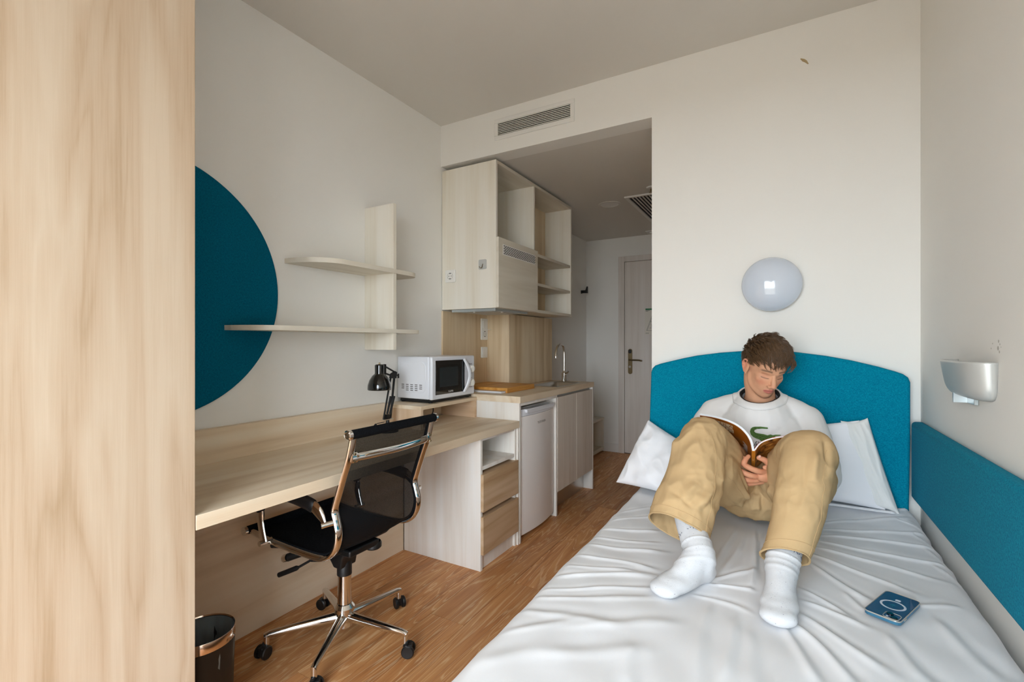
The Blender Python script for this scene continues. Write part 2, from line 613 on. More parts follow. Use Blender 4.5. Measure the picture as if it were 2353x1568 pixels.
# hall: door, frame, skirting
d1 = struct('door_1', MB().box(-1.505, -0.69, YD - 0.006, YD + 0.03, 0.008, 2.083), M['door_wood'], bevel=0.002)
part('door_frame', MB().box(-1.573, -1.508, YD - 0.016, YD + 0.05, 0, 2.145).box(-0.687, -0.62, YD - 0.016, YD + 0.05, 0, 2.145)
     .box(-1.508, -0.687, YD - 0.016, YD + 0.05, 2.086, 2.145), M['door_wood'], d1, bevel=0.002)
hp = part('handle_plate', MB().prism(rrect(-1.467, -1.421, 0.866, 1.139, 0.0225), 'y', YD - 0.016, YD - 0.006), M['bronze'], d1, bevel=0.002)
part('card_reader', MB().prism(rrect(-1.462, -1.428, 1.09, 1.13, 0.012), 'y', YD - 0.018, YD - 0.015), M['black'], hp)
part('door_lever', MB().tube(catmull([(-1.446, YD - 0.012, 1.02), (-1.446, YD - 0.05, 1.02), (-1.43, YD - 0.058, 1.02), (-1.34, YD - 0.058, 1.018), (-1.322, YD - 0.055, 1.014), (-1.316, YD - 0.03, 1.012)], 5), 0.0085, 10), M['bronze'], d1)
part('keyhole', MB().lathe([(0.0, -0.006), (0.012, -0.006), (0.013, 0.004)], 16, (-1.446, YD - 0.016, 0.945), 'y'), M['steel'], hp)
struct('baseboard_hall', MB().box(XL, -1.573, YD - 0.013, YD, 0, 0.092), M['white_trim'], bevel=0.003)
struct('baseboard_left', MB().box(XL, XL + 0.013, 3.74, YD - 0.013, 0, 0.092), M['white_trim'], bevel=0.003)

# paint marks on the walls
part('paint_mark', MB().tube([(0.063, YB - 0.0002, 2.462), (0.074, YB - 0.0002, 2.452), (0.083, YB - 0.0002, 2.444), (0.092, YB - 0.0002, 2.43)], [0.002, 0.006, 0.005, 0.002], 8, flat=0.12, up=(0, 1, 0)), M['stain'], wb)
sm = MB()
for (yy, zz, r) in ((1.66, 1.205, 0.004), (1.652, 1.197, 0.0025), (1.664, 1.187, 0.0055), (1.655, 1.178, 0.0035), (1.70, 1.199, 0.002), (1.71, 1.186, 0.002), (1.645, 1.19, 0.0015)):
    sm.lathe([(0.0, -0.0003), (r, -0.0002), (r * 1.1, 0.0)], 10, (XR, yy, zz), 'x')
part('smudge', sm, M['smudge'], wr)

# ------------------------------------------------------------------ plastered header: air vent
t = thing('air_vent', 'white rectangular wall vent with horizontal slats above the kitchen opening', 'vent', (-1.27, YB, 2.5))
vx0, vx1, vz0, vz1 = -1.533, -1.010, 2.436, 2.562
vm = MB()
for a in ((vx0, vx1, vz1 - 0.022, vz1), (vx0, vx1, vz0, vz0 + 0.025), (vx0, vx0 + 0.024, vz0 + 0.025, vz1 - 0.022), (vx1 - 0.024, vx1, vz0 + 0.025, vz1 - 0.022)):
    vm.box(a[0], a[1], YB - 0.009, YB, a[2], a[3])
part('vent_frame', vm, M['white_trim'], t, bevel=0.002)
part('backing', MB().box(vx0 + 0.02, vx1 - 0.02, YB - 0.0015, YB - 0.0005, vz0 + 0.02, vz1 - 0.02), M['dark'], t)
sl = MB().prism([(YB - 0.0085, -0.0012), (YB - 0.007, -0.0036), (YB - 0.002, 0.001), (YB - 0.0035, 0.0036)], 'x', vx0 + 0.024, vx1 - 0.024)
for k in range(8):
    s2 = MB(); s2.add([(p[0], p[1], p[2] + vz0 + 0.031 + k * 0.0099) for p in sl.v], sl.f)
    part('slat', s2, M['white_trim'], t)

# ------------------------------------------------------------------ opal wall light over the bed
t = thing('wall_light', 'round opal glass dome wall light above the headboard', 'light', (-0.05, YB, 1.465))
part('base_ring', MB().lathe([(0.0, 0), (0.105, 0), (0.105, -0.026), (0.0, -0.026)], 48, (-0.05, YB, 1.465), 'y'), M['white_plastic'], t)
prof = [(0.119, -0.022), (0.1215, -0.028)]
for k in range(1, 13):
    a = k / 12 * PI / 2
    prof.append((0.1215 * math.cos(a), -0.028 - 0.060 * math.sin(a)))
part('dome', MB().lathe(prof, 64, (-0.05, YB, 1.465), 'y'), M['opal'], t)

# ------------------------------------------------------------------ metal wall lamp on the right wall
t = thing('wall_sconce', 'grey metal half-bowl uplight on the right wall', 'light', (XR, 1.80, 1.10))
rows = []
for i in range(19):
    f = i / 18
    z = 1.150 - 0.104 * f
    b1 = max(0.0, (f - 0.62) / 0.38)
    rnd = math.sqrt(max(0.0, 1 - b1 ** 2.4))
    hw = 0.160 * (1 - 0.05 * f) * (0.80 + 0.20 * rnd)
    dp = 0.064 * (1 - 0.30 * f ** 1.2) * (0.55 + 0.45 * rnd)
    r_ = []
    for k in range(33):
        a = -PI / 2 + PI * k / 32
        ca, sa = math.cos(a), math.sin(a)
        r_.append((XR - 0.0005 - dp * abs(ca) ** 0.62, 1.82 + hw * math.copysign(abs(sa) ** 0.80, sa), z))
    rows.append(r_)
sc = MB().grid(rows)
n0 = len(sc.v)
sc.add([rows[-1][k] for k in range(33)], [tuple(range(33))])
o = part('bowl', sc, M['sconce'], t, angle=60)
so = o.modifiers.new('thickness', 'SOLIDIFY'); so.thickness = 0.003; so.offset = -1
part('mounting_plate', MB().box(XR - 0.010, XR, 1.80, 2.00, 1.025, 1.10), M['alu'], t, bevel=0.002)
part('bracket', MB().box(XR - 0.040, XR - 0.009, 1.86, 1.866, 1.026, 1.06), M['alu'], t)

# ------------------------------------------------------------------ wardrobe at the left edge
t = thing('wardrobe', 'tall pale maple wardrobe filling the left edge of the picture', 'wardrobe', (-1.65, 0.2, 0))
part('carcass', MB().box(XL + 0.002, -1.388, -0.80, 0.668, 0, 2.60), M['maple_v'], t, bevel=0.001)
part('wardrobe_door', MB().box(-1.386, -1.366, 0.085, 0.674, 0.06, 2.598), M['maple_v'], t, bevel=0.0012)
part('wardrobe_door', MB().box(-1.386, -1.366, -0.80, 0.081, 0.06, 2.598), M['maple_v'], t, bevel=0.0012)

# ------------------------------------------------------------------ petrol blue pin board and shelf on the left wall
bc, br, by0 = (0.806, 1.41), 0.487, 0.678
poly = []
a0 = math.acos((by0 - bc[0]) / br)
for k in range(97):
    a = -a0 + 2 * a0 * k / 96
    poly.append((bc[0] + br * math.cos(a), bc[1] + br * math.sin(a)))
single('pin_board', MB().prism(poly, 'x', XL + 0.0005, XL + 0.018), M['teal_dark'], 'dark petrol blue round fabric board on the left wall beside the wardrobe', 'board', base=(XL, 0.9, 1.41), bevel=0.005, segs=3)

t = thing('wall_shelf', 'pale wall shelf with two round-ended boards crossed by one upright', 'shelf', (XL, 1.8, 1.16))
part('upright', MB().box(XL + 0.0005, -1.742, 1.804, 1.826, 1.165, 1.922), M['cream_wood'], t, bevel=0.001)
def shelf_board(y0, y1, z0, z1, xf, r0, r1):
    p = [(XL + 0.0005, y0)]
    for k in range(13):
        a = PI + PI / 2 * -k / 12
        p.append((xf - r0 + r0 * math.sin(k / 12 * PI / 2), y0 + r0 * 1.0 - r0 * 1.0 * math.cos(k / 12 * PI / 2)) if False else (XL + (xf - XL) * math.sin(k / 12 * PI / 2), y0 + r0 * (1 - math.cos(k / 12 * PI / 2))))
    for k in range(13):
        a = k / 12 * PI / 2
        p.append((xf - r1 + r1 * math.cos(a), y1 - r1 + r1 * math.sin(a)))
    p.append((XL + 0.0005, y1))
    # drop doubles
    q = []
    for u in p:
        if not q or (abs(u[0] - q[-1][0]) + abs(u[1] - q[-1][1])) > 1e-5:
            q.append(u)
    return MB().prism(q, 'z', z0, z1)
part('shelf_board', shelf_board(1.335, 2.005, 1.560, 1.582, -1.735, 0.16, 0.07), M['cream_wood_y'], t, bevel=0.001)
part('shelf_board', shelf_board(1.060, 2.035, 1.252, 1.272, -1.735, 0.16, 0.07), M['cream_wood_y'], t, bevel=0.001)

# ------------------------------------------------------------------ desk
t = thing('desk', 'long pale birch desk with upstand and kneehole panel along the left wall', 'desk', (-1.66, 1.55, 0))
part('desktop', MB().box(-1.914, -1.366, 0.676, 2.462, 0.697, 0.737), M['birch_y'], t, bevel=0.0012)
part('upstand', MB().box(XL + 0.001, -1.915, 0.676, 1.934, 0.697, 0.868), M['birch_y'], t, bevel=0.001)
part('kneehole_panel', MB().box(-1.935, -1.915, 0.676, 2.066, 0.0, 0.630), M['birch_y'], t, bevel=0.001)
part('cable_gap', MB().box(XL + 0.001, -1.918, 0.676, 2.066, 0.630, 0.697), M['grey_metal'], t)

# drawer unit under the desk
t = thing('drawer_unit', 'white drawer unit with open niche and two birch drawers under the desk', 'drawer unit', (-1.66, 2.26, 0))
part('side_panel', MB().box(-1.912, -1.380, 2.067, 2.086, 0.0, 0.696), M['white_wood'], t, bevel=0.001)
part('side_panel', MB().box(-1.912, -1.380, 2.430, 2.449, 0.0, 0.696), M['white_wood'], t, bevel=0.001)
part('back_panel', MB().box(-1.912, -1.895, 2.086, 2.430, 0.07, 0.696), M['white_wood'], t)
part('niche_floor', MB().box(-1.895, -1.382, 2.086, 2.430, 0.527, 0.547), M['white_wood'], t, bevel=0.001)
part('niche_top', MB().box(-1.895, -1.382, 2.086, 2.430, 0.682, 0.696), M['white_wood'], t, bevel=0.001)
part('plinth', MB().box(-1.895, -1.393, 2.086, 2.430, 0.0, 0.085), M['white_wood'], t)
part('inner_rail', MB().box(-1.895, -1.43, 2.086, 2.430, 0.29, 0.31), M['grey_metal'], t)
part('drawer', MB().box(-1.880, -1.364, 2.070, 2.447, 0.312, 0.508), M['drawer'], t, bevel=0.001)
part('drawer', MB().box(-1.880, -1.364, 2.070, 2.447, 0.086, 0.286), M['drawer'], t, bevel=0.001)

# riser box under the microwave
t = thing('desk_riser', 'pale birch box riser on the desk under the microwave', 'box', (-1.81, 2.2, 0.737))
part('top', MB().box(XL + 0.002, -1.672, 1.935, 2.462, 0.843, 0.863), M['birch_y'], t, bevel=0.001)
part('side', MB().box(XL + 0.002, -1.672, 1.935, 1.955, 0.737, 0.843), M['birch_s'], t, bevel=0.001)
part('side', MB().box(XL + 0.002, -1.672, 2.440, 2.460, 0.737, 0.843), M['birch_x'], t, bevel=0.001)
part('back', MB().box(XL + 0.002, -1.935, 1.955, 2.440, 0.737, 0.843), M['birch_y'], t)
# ------------------------------------------------------------------ kitchenette
# worktop with a cut-out for the sink
SX0, SX1, SY0, SY1 = -1.66, -1.43, 3.15, 3.60
WY0, WY1 = 2.466, 3.725
single('worktop', MB().box(XL + 0.002, SX0, WY0, WY1, 0.841, 0.880).box(SX1, -1.362, WY0, WY1, 0.841, 0.880)
       .box(SX0, SX1, WY0, SY0, 0.841, 0.880).box(SX0, SX1, SY1, WY1, 0.841, 0.880), M['birch_y'],
       'pale wood kitchen worktop with a steel sink let in', 'worktop', base=(-1.66, 3.1, 0.84), smooth=False)
t = thing('kitchen_sink', 'small steel sink basin let into the kitchen worktop', 'sink', (-1.545, 3.375, 0.88))
rim = MB()
def ring(z, ins, r, n=6):
    return [(p[0], p[1], z) for p in rrect(SX0 + ins, SX1 - ins, SY0 + ins, SY1 - ins, r, n)]
R_ = [ring(0.8808, -0.012, 0.05), ring(0.8825, -0.008, 0.048), ring(0.8825, 0.002, 0.046), ring(0.875, 0.010, 0.042), ring(0.78, 0.018, 0.04), ring(0.765, 0.035, 0.03)]
o = part('basin', rim.grid(R_, wrap=True).add(R_[-1], [tuple(range(len(R_[-1])))]), M['steel'], t, angle=50)
part('drain', MB().lathe([(0.0, 0.004), (0.02, 0.004), (0.024, 0.0)], 20, (-1.545, 3.375, 0.766)), M['chrome'], t)

t = thing('faucet', 'chrome swan-neck tap behind the sink', 'faucet', (-1.60, 3.65, 0.88))
part('tap_body', MB().lathe([(0.0, 0), (0.025, 0), (0.025, 0.006), (0.021, 0.01), (0.022, 0.07), (0.015, 0.078), (0.012, 0.09)], 24, (-1.60, 3.66, 0.88), cap=True), M['chrome'], t)
pts = [(-1.60, 3.66, 0.95), (-1.60, 3.66, 1.10), (-1.60, 3.655, 1.145), (-1.60, 3.635, 1.175), (-1.60, 3.59, 1.19), (-1.60, 3.54, 1.178), (-1.60, 3.505, 1.145), (-1.60, 3.492, 1.10), (-1.60, 3.49, 1.08)]
part('spout', MB().tube(catmull(pts, 5), 0.0105, 14), M['chrome'], t)
part('tap_lever', MB().tube([(-1.585, 3.65, 0.945), (-1.55, 3.61, 0.957), (-1.535, 3.595, 0.966)], [0.011, 0.007, 0.006], 10), M['chrome'], t)

# base carcass: end panels and recess of the fridge, sink cabinet
t = thing('fridge_housing', 'white upright panels framing the small fridge below the worktop', 'cabinet', (-1.66, 2.74, 0))
part('end_panel', MB().box(XL + 0.002, -1.368, 2.466, 2.485, 0, 0.841), M['white_wood'], t, bevel=0.001)
part('end_panel', MB().box(XL + 0.002, -1.368, 2.990, 3.009, 0, 0.841), M['white_wood'], t, bevel=0.001)
part('top_rail', MB().box(-1.40, -1.368, 2.485, 2.990, 0.822, 0.841), M['white_wood'], t, bevel=0.001)
part('filler_strip', MB().box(-1.40, -1.37, 2.452, 2.465, 0, 0.696), M['white_wood'], t)

t = thing('sink_cabinet', 'pale grey-wood cabinet with two doors under the sink', 'cabinet', (-1.66, 3.36, 0))
part('body', MB().box(XL + 0.002, -1.400, 3.010, 3.700, 0.155, 0.55), M['white_wood'], t)
part('rear_body', MB().box(XL + 0.002, -1.70, 3.010, 3.700, 0.55, 0.84), M['white_wood'], t)
part('end_panel', MB().box(XL + 0.002, -1.366, 3.702, 3.721, 0, 0.841), M['white_wood'], t, bevel=0.001)
part('handle_rail', MB().box(-1.41, -1.392, 3.010, 3.702, 0.80, 0.84), M['grey_metal'], t)
part('cabinet_door', MB().box(-1.386, -1.366, 3.012, 3.353, 0.162, 0.822), M['grey_wood'], t, bevel=0.0012)
part('cabinet_door', MB().box(-1.386, -1.366, 3.357, 3.698, 0.162, 0.822), M['grey_wood'], t, bevel=0.0012)
part('plinth', MB().box(-1.46, -1.445, 3.010, 3.700, 0, 0.155), M['steel'], t)

t = thing('fridge', 'small white under-counter fridge below the worktop', 'fridge', (-1.62, 2.74, 0))
part('fridge_body', MB().box(-1.93, -1.412, 2.492, 2.983, 0.03, 0.800), M['enamel_warm'], t, bevel=0.004)
# bowed door
pr = [(-1.408, 2.492), (-1.380, 2.492)]
for k in range(1, 12):
    f = k / 12
    pr.append((-1.372 + 0.014 * math.sin(PI * f) - 0.006 * (1 - math.sin(PI * f)), 2.492 + 0.472 * f))
pr += [(-1.380, 2.966), (-1.408, 2.966)]
fd = part('fridge_door', MB().prism(pr, 'z', 0.034, 0.752), M['enamel_warm'], t, bevel=0.003)
hd = MB().prism([(p[0] + (0.002 if -1.4 < p[0] else 0), p[1]) for p in pr], 'z', 0.753, 0.797)
fh = part('handle_rail', hd, M['enamel'], t, bevel=0.004)
hl = []
for i, z in enumerate((0.797, 0.79, 0.772, 0.766)):
    hl.append([(-1.352 - (0.012 if i in (2,) else 0), 2.55 + 0.33 * k / 10, z) for k in range(11)])
part('handle_lip', MB().prism([(2.535, 0.797), (2.94, 0.797), (2.93, 0.776), (2.90, 0.768), (2.575, 0.768), (2.545, 0.776)], 'x', -1.374, -1.3535), M['enamel'], fh, bevel=0.003)
lettering('brand_lettering', 'TELEFUNKEN', 0.020, frame((-1.3575, 2.742, 0.695), (0, 1, 0), (0, 0, 1)), M['grey_print'], fd, 0.95)
part('foot', MB().lathe([(0.018, 0), (0.018, 0.03)], 14, (-1.43, 2.52, 0), cap=True), M['black'], t)
part('foot', MB().lathe([(0.018, 0), (0.018, 0.03)], 14, (-1.43, 2.955, 0), cap=True), M['black'], t)

# splashback panels: on the wall, on the side and on the front of the boxed pipe shaft
struct('wall_shaft', MB().box(XL, -1.758, 3.005, 3.728, 0.881, 1.414), M['wall'], smooth=False)
t = thing('splashback', 'birch splashback panels between worktop and wall cabinet', 'panel', (-1.86, 3.0, 0.88))
part('panel', MB().box(XL + 0.001, -1.937, 2.458, 2.998, 0.8815, 1.412), M['birch_z'], t, bevel=0.001)
part('panel', MB().box(XL + 0.001, -1.745, 2.990, 3.004, 0.8815, 1.412), M['birch_z'], t, bevel=0.001)
part('panel', MB().box(-1.757, -1.745, 3.005, 3.728, 0.8815, 1.412), M['birch_z'], t, bevel=0.001)

# cutting board over the hob, white tray under it
t = thing('cutting_board', 'thick bamboo cutting board lying on the kitchen worktop', 'cutting board', (-1.72, 2.78, 0.88))
part('board', MB().box(-1.93, -1.535, 2.605, 2.985, 0.893, 0.912), M['bamboo'], t, bevel=0.002)
part('lip', MB().box(-1.548, -1.5345, 2.605, 2.985, 0.880, 0.894), M['bamboo'], t, bevel=0.0015)
single('hob', MB().box(-1.925, -1.552, 2.56, 2.975, 0.8803, 0.892), M['enamel'], 'thin white hob plate under the bamboo board', 'hob', base=(-1.74, 2.77, 0.88), bevel=0.003)

# ------------------------------------------------------------------ wall cabinet with open shelves and hood
t = thing('wall_cabinet', 'cream wood wall cabinet with open shelves above the kitchen worktop', 'cabinet', (-1.74, 3.05, 1.415))
UX, UY0, UY1, UZ0, UZ1, UD = -1.530, 2.462, 3.652, 1.418, 2.328, 2.968
part('side_panel', MB().box(XL + 0.004, UX, UY0, UY0 + 0.019, UZ0, UZ1), M['cream_wood'], t, bevel=0.001)
part('side_panel', MB().box(XL + 0.004, UX, UY1 - 0.019, UY1, UZ0, UZ1), M['cream_wood'], t, bevel=0.001)
part('divider', MB().box(XL + 0.004, UX - 0.001, UD, UD + 0.019, UZ0 + 0.02, UZ1 - 0.02), M['cream_wood'], t, bevel=0.001)
part('top_board', MB().box(XL + 0.004, UX, UY0 + 0.019, UY1 - 0.019, UZ1 - 0.02, UZ1), M['cream_wood_y'], t, bevel=0.001)
part('bottom_board', MB().box(XL + 0.004, UX, UY0 + 0.019, UY1 - 0.019, UZ0, UZ0 + 0.022), M['cream_wood_y'], t, bevel=0.001)
part('middle_board', MB().box(XL + 0.02, UX - 0.02, UY0 + 0.019, UD, 1.83, 1.849), M['cream_wood_y'], t)
part('back_board', MB().box(XL + 0.004, -1.765, UD + 0.019, UY1 - 0.019, UZ0 + 0.02, UZ1 - 0.02), M['birch_z'], t)
part('back_board', MB().box(XL + 0.004, XL + 0.012, UY0 + 0.019, UD, UZ0 + 0.02, UZ1 - 0.02), M['cream_wood'], t)
for z in (1.843, 1.633):
    part('shelf', MB().box(-1.765, UX - 0.004, UD + 0.019, UY1 - 0.019, z - 0.021, z), M['cream_wood_y'], t, bevel=0.001)
hd = part('hood_door', MB().box(UX + 0.001, UX + 0.019, UY0, 2.992, UZ0 + 0.002, 1.852), M['cream_wood_y'], t, bevel=0.0012)
# perforated grille on the hood door: plate with three... rows of slots standing in it as separate dark slots
gx = UX + 0.019
gp = part('grille_plate', MB().box(gx, gx + 0.002, 2.512, 2.948, 1.748, 1.815), M['white_plastic'], hd, bevel=0.0006)
slot = MB().prism(rrect(-0.0085, 0.0085, -0.0022, 0.0022, 0.0021, 3), 'x', -0.0005, 0.0006).mesh('slot')
slot.materials.append(M['dark'])
for r_ in range(7):
    for k in range(18):
        so = bpy.data.objects.new('slot', slot)
        COL.objects.link(so)
        so.parent = gp
        so.location = Vector((gx + 0.0022, 2.527 + k * 0.0236 + (0.0118 if r_ % 2 else 0), 1.7575 + r_ * 0.008)) - worldoff(gp)
t = thing('extractor_hood', 'slim pale metal extractor tray under the wall cabinet', 'hood', (-1.73, 2.7, 1.405))
part('hood_tray', MB().box(-1.88, -1.552, 2.49, 2.905, 1.404, 1.4175), M['alu'], t, bevel=0.002)
part('filter', MB().box(-1.85, -1.60, 2.53, 2.87, 1.401, 1.404), M['grey_metal'], t)
part('hood_rim', MB().box(-1.555, -1.548, 2.486, 2.908, 1.401, 1.4178).box(-1.884, -1.548, 2.4835, 2.4895, 1.401, 1.4178), M['alu'], t, bevel=0.001)
part('glide', MB().lathe([(0.008, 0), (0.008, -0.006), (0.005, -0.008)], 12, (-1.73, 2.52, 1.4035), cap=True), M['white_plastic'], t)
part('glide', MB().lathe([(0.008, 0), (0.008, -0.006), (0.005, -0.008)], 12, (-1.57, 2.60, 1.4035), cap=True), M['white_plastic'], t)

# ------------------------------------------------------------------ sockets, switches, hooks
def socket(name, label, c, n_axis, parts, w=0.081, h=0.081):
    """c: centre on the wall; n_axis '-y' or '+x'"""
    t = thing(name, label, 'socket' if 'socket' in parts else 'switch', c)
    if n_axis == '-y':
        Mx = frame(c, (1, 0, 0), (0, 0, 1))
    else:
        Mx = frame(c, (0, 1, 0), (0, 0, 1))
    def lp(name, mb, m, par, **k):
        return part(name, mb.xform(Mx), m, par, **k)
    plate = lp('cover_plate', MB().prism(rrect(-w / 2, w / 2, -h / 2, h / 2, 0.006), 'z', 0.0005, 0.009), M['white_plastic'], t, bevel=0.002)
    n = len(parts)
    for i, p in enumerate(parts):
        cy = (n - 1) * 0.0355 - i * 0.071
        if p == 'socket':
            lp('insert', MB().prism([(q[0], q[1] + cy) for q in rrect(-0.0275, 0.0275, -0.0275, 0.0275, 0.004)], 'z', 0.009, 0.0105), M['white_plastic'], plate, bevel=0.0006)
            lp('socket_rim', MB().lathe([(0.0225, 0.0112), (0.0195, 0.0114), (0.019, 0.0108), (0.0225, 0.0104)], 32, (0, cy, 0)), M['grey_metal'], plate)
            pin = MB()
            for s in (-1, 1):
                pin.lathe([(0.0, 0.0112), (0.0028, 0.0111), (0.0028, 0.010)], 12, (s * 0.0095, cy, 0))
                pin.box(-0.005, 0.005, cy + s * 0.0165 - 0.0025, cy + s * 0.0165 + 0.0025, 0.0100, 0.0112)
            lp('contact_holes', pin, M['black'], plate)
        else:
            lp('rocker', MB().prism([(q[0], q[1] + cy) for q in rrect(-0.0275, 0.0275, -0.0275, 0.0275, 0.004)], 'z', 0.009, 0.0125), M['white_plastic'], plate, bevel=0.0015)
    return t
socket('wall_socket', 'white single socket on the near side of the wall cabinet', (-1.873, 2.4615, 1.634), '-y', ['socket'])
s2 = socket('socket_switch_plate', 'white double plate with switch above socket on the splashback', (-1.9365, 2.943, 1.304), '+x', ['switch', 'socket'], 0.086, 0.158)
part('flap', MB().box(-1.927, -1.880, 2.925, 2.963, 1.2985, 1.3005).xform(Matrix.Translation((0, 0, 0))), M['white_plastic'], s2)
socket('light_switch', 'white single rocker switch low on the splashback behind the microwave', (-1.9365, 2.943, 1.132), '+x', ['switch'])
t = thing('adhesive_hook', 'small clear adhesive hook on the near side of the wall cabinet', 'hook', (-1.628, 2.4615, 1.69))
part('pad', MB().prism(rrect(-1.657, -1.599, 1.661, 1.722, 0.008), 'y', 2.4598, 2.4618), M['grey_metal'], t)
part('hook', MB().tube(catmull([(-1.626, 2.459, 1.694), (-1.626, 2.455, 1.680), (-1.627, 2.448, 1.668), (-1.633, 2.442, 1.668), (-1.640, 2.440, 1.676)], 5), 0.0022, 8), M['bronze'], t)
t = thing('coat_hook', 'small black coat hook on the left wall of the hall', 'hook', (XL, 4.93, 1.78))
part('hook_plate', MB().box(XL, XL + 0.006, 4.915, 4.945, 1.75, 1.785), M['black'], t, bevel=0.001)
part('hook_arm', MB().prism([(XL + 0.006, 1.755), (XL + 0.075, 1.752), (XL + 0.075, 1.825), (XL + 0.066, 1.825), (XL + 0.05, 1.785), (XL + 0.006, 1.785)], 'y', 4.92, 4.94), M['black'], t, bevel=0.001)

# ------------------------------------------------------------------ hall: bench, notice, ceiling fittings
t = thing('hall_bench', 'low pale open box bench at the end of the hall', 'bench', (-1.84, 4.65, 0))
part('seat_board', MB().box(XL + 0.014, -1.735, 4.24, 5.07, 0.355, 0.378), M['cream_wood_y'], t, bevel=0.001)
part('bottom_board', MB().box(XL + 0.014, -1.735, 4.24, 5.07, 0.02, 0.055), M['cream_wood_y'], t, bevel=0.001)
part('side_board', MB().box(XL + 0.014, -1.735, 5.04, 5.065, 0.055, 0.355), M['cream_wood'], t, bevel=0.001)
part('side_board', MB().box(XL + 0.014, -1.735, 4.245, 4.27, 0.055, 0.355), M['cream_wood'], t, bevel=0.001)
part('back_board', MB().box(XL + 0.014, XL + 0.024, 4.27, 5.04, 0.055, 0.355), M['birch_y'], t)
t = thing('notice_sheet', 'evacuation plan sheet with a green header on the entrance door', 'notice', (-1.19, YD - 0.007, 1.43))
ny = YD - 0.0075
part('sheet', MB().box(-1.288, -1.08, ny - 0.0008, ny, 1.29, 1.575), M['paper'], t)
part('header_bar', MB().box(-1.281, -1.087, ny - 0.0012, ny - 0.0006, 1.553, 1.569), M['green_print'], t)
pl_ = MB()
for a, b in (((-1.27, 1.335), (-1.20, 1.525)), ((-1.262, 1.335), (-1.195, 1.52)), ((-1.27, 1.335), (-1.10, 1.335)), ((-1.20, 1.525), (-1.10, 1.525)), ((-1.10, 1.335), (-1.10, 1.525)), ((-1.235, 1.43), (-1.10, 1.43)), ((-1.18, 1.335), (-1.18, 1.43)), ((-1.215, 1.37), (-1.215, 1.40)), ((-1.24, 1.36), (-1.20, 1.36)), ((-1.225, 1.40), (-1.19, 1.39))):
    pl_.tube([(a[0], ny - 0.001, a[1]), (b[0], ny - 0.001, b[1])], 0.0012, 4)
part('plan_drawing', pl_, M['grey_print'], t)
tl = MB()
for x0, x1, z in ((-1.28, -1.235, 1.546), (-1.28, -1.25, 1.538), (-1.28, -1.245, 1.305)):
    tl.box(x0, x1, ny - 0.0012, ny - 0.0006, z, z + 0.004)
part('print_lines', tl, M['grey_print'], t)

t = thing('downlight', 'flush round downlight in the hall ceiling', 'light', (-1.26, 3.82, ZH))
part('trim_ring', MB().lathe([(0.074, 0.0), (0.074, -0.004), (0.092, -0.003), (0.093, 0.0)], 48, (-1.26, 3.82, ZH)), M['ceiling'], t)
part('lens', MB().lathe([(0.0, -0.002), (0.073, -0.002), (0.0735, 0.0)], 48, (-1.26, 3.82, ZH)), M['white_trim'], t)
t = thing('ceiling_grille', 'slatted air return grille in the hall ceiling', 'vent', (-0.86, 4.08, ZH))
gx0, gx1, gy0, gy1 = -1.094, -0.62, 3.676, 4.52
part('grille_frame', MB().box(gx0, gx1, gy0, gy0 + 0.025, ZH - 0.012, ZH - 0.0005).box(gx0, gx1, gy1 - 0.025, gy1, ZH - 0.012, ZH - 0.0005)
     .box(gx0, gx0 + 0.028, gy0 + 0.025, gy1 - 0.025, ZH - 0.012, ZH - 0.0005).box(gx1 - 0.028, gx1, gy0 + 0.025, gy1 - 0.025, ZH - 0.012, ZH - 0.0005), M['white_trim'], t, bevel=0.001)
part('backing', MB().box(gx0 + 0.02, gx1 - 0.02, gy0 + 0.02, gy1 - 0.02, ZH - 0.0025, ZH - 0.001), M['dark'], t)
k = 0
xx = gx0 + 0.05
while xx < gx1 - 0.035:
    part('slat', MB().prism([(xx, ZH - 0.011), (xx + 0.003, ZH - 0.012), (xx + 0.008, ZH - 0.004), (xx + 0.005, ZH - 0.003)], 'y', gy0 + 0.025, gy1 - 0.025), M['white_trim'], t)
    xx += 0.0265
t = thing('sprinkler', 'small ceiling sprinkler head beside the hall grille', 'sprinkler', (-0.855, 3.55, ZH))
part('rosette', MB().lathe([(0.0, 0), (0.035, 0), (0.03, -0.008), (0.012, -0.012), (0.0, -0.012)], 24, (-0.855, 3.55, ZH)), M['white_trim'], t)
part('head', MB().lathe([(0.006, -0.012), (0.006, -0.035), (0.016, -0.037), (0.016, -0.04), (0.0, -0.04)], 16, (-0.855, 3.55, ZH)), M['bronze'], t)
t = thing('smoke_detector', 'small square detector on the hall ceiling by the door', 'detector', (-1.17, 4.95, ZH))
part('plate', MB().box(-1.24, -1.12, 4.90, 5.02, ZH - 0.01, ZH - 0.0005), M['white_trim'], t, bevel=0.003)
part('sensor', MB().lathe([(0.03, 0), (0.026, -0.012), (0.0, -0.014)], 20, (-1.18, 4.96, ZH - 0.01)), M['white_trim'], t)

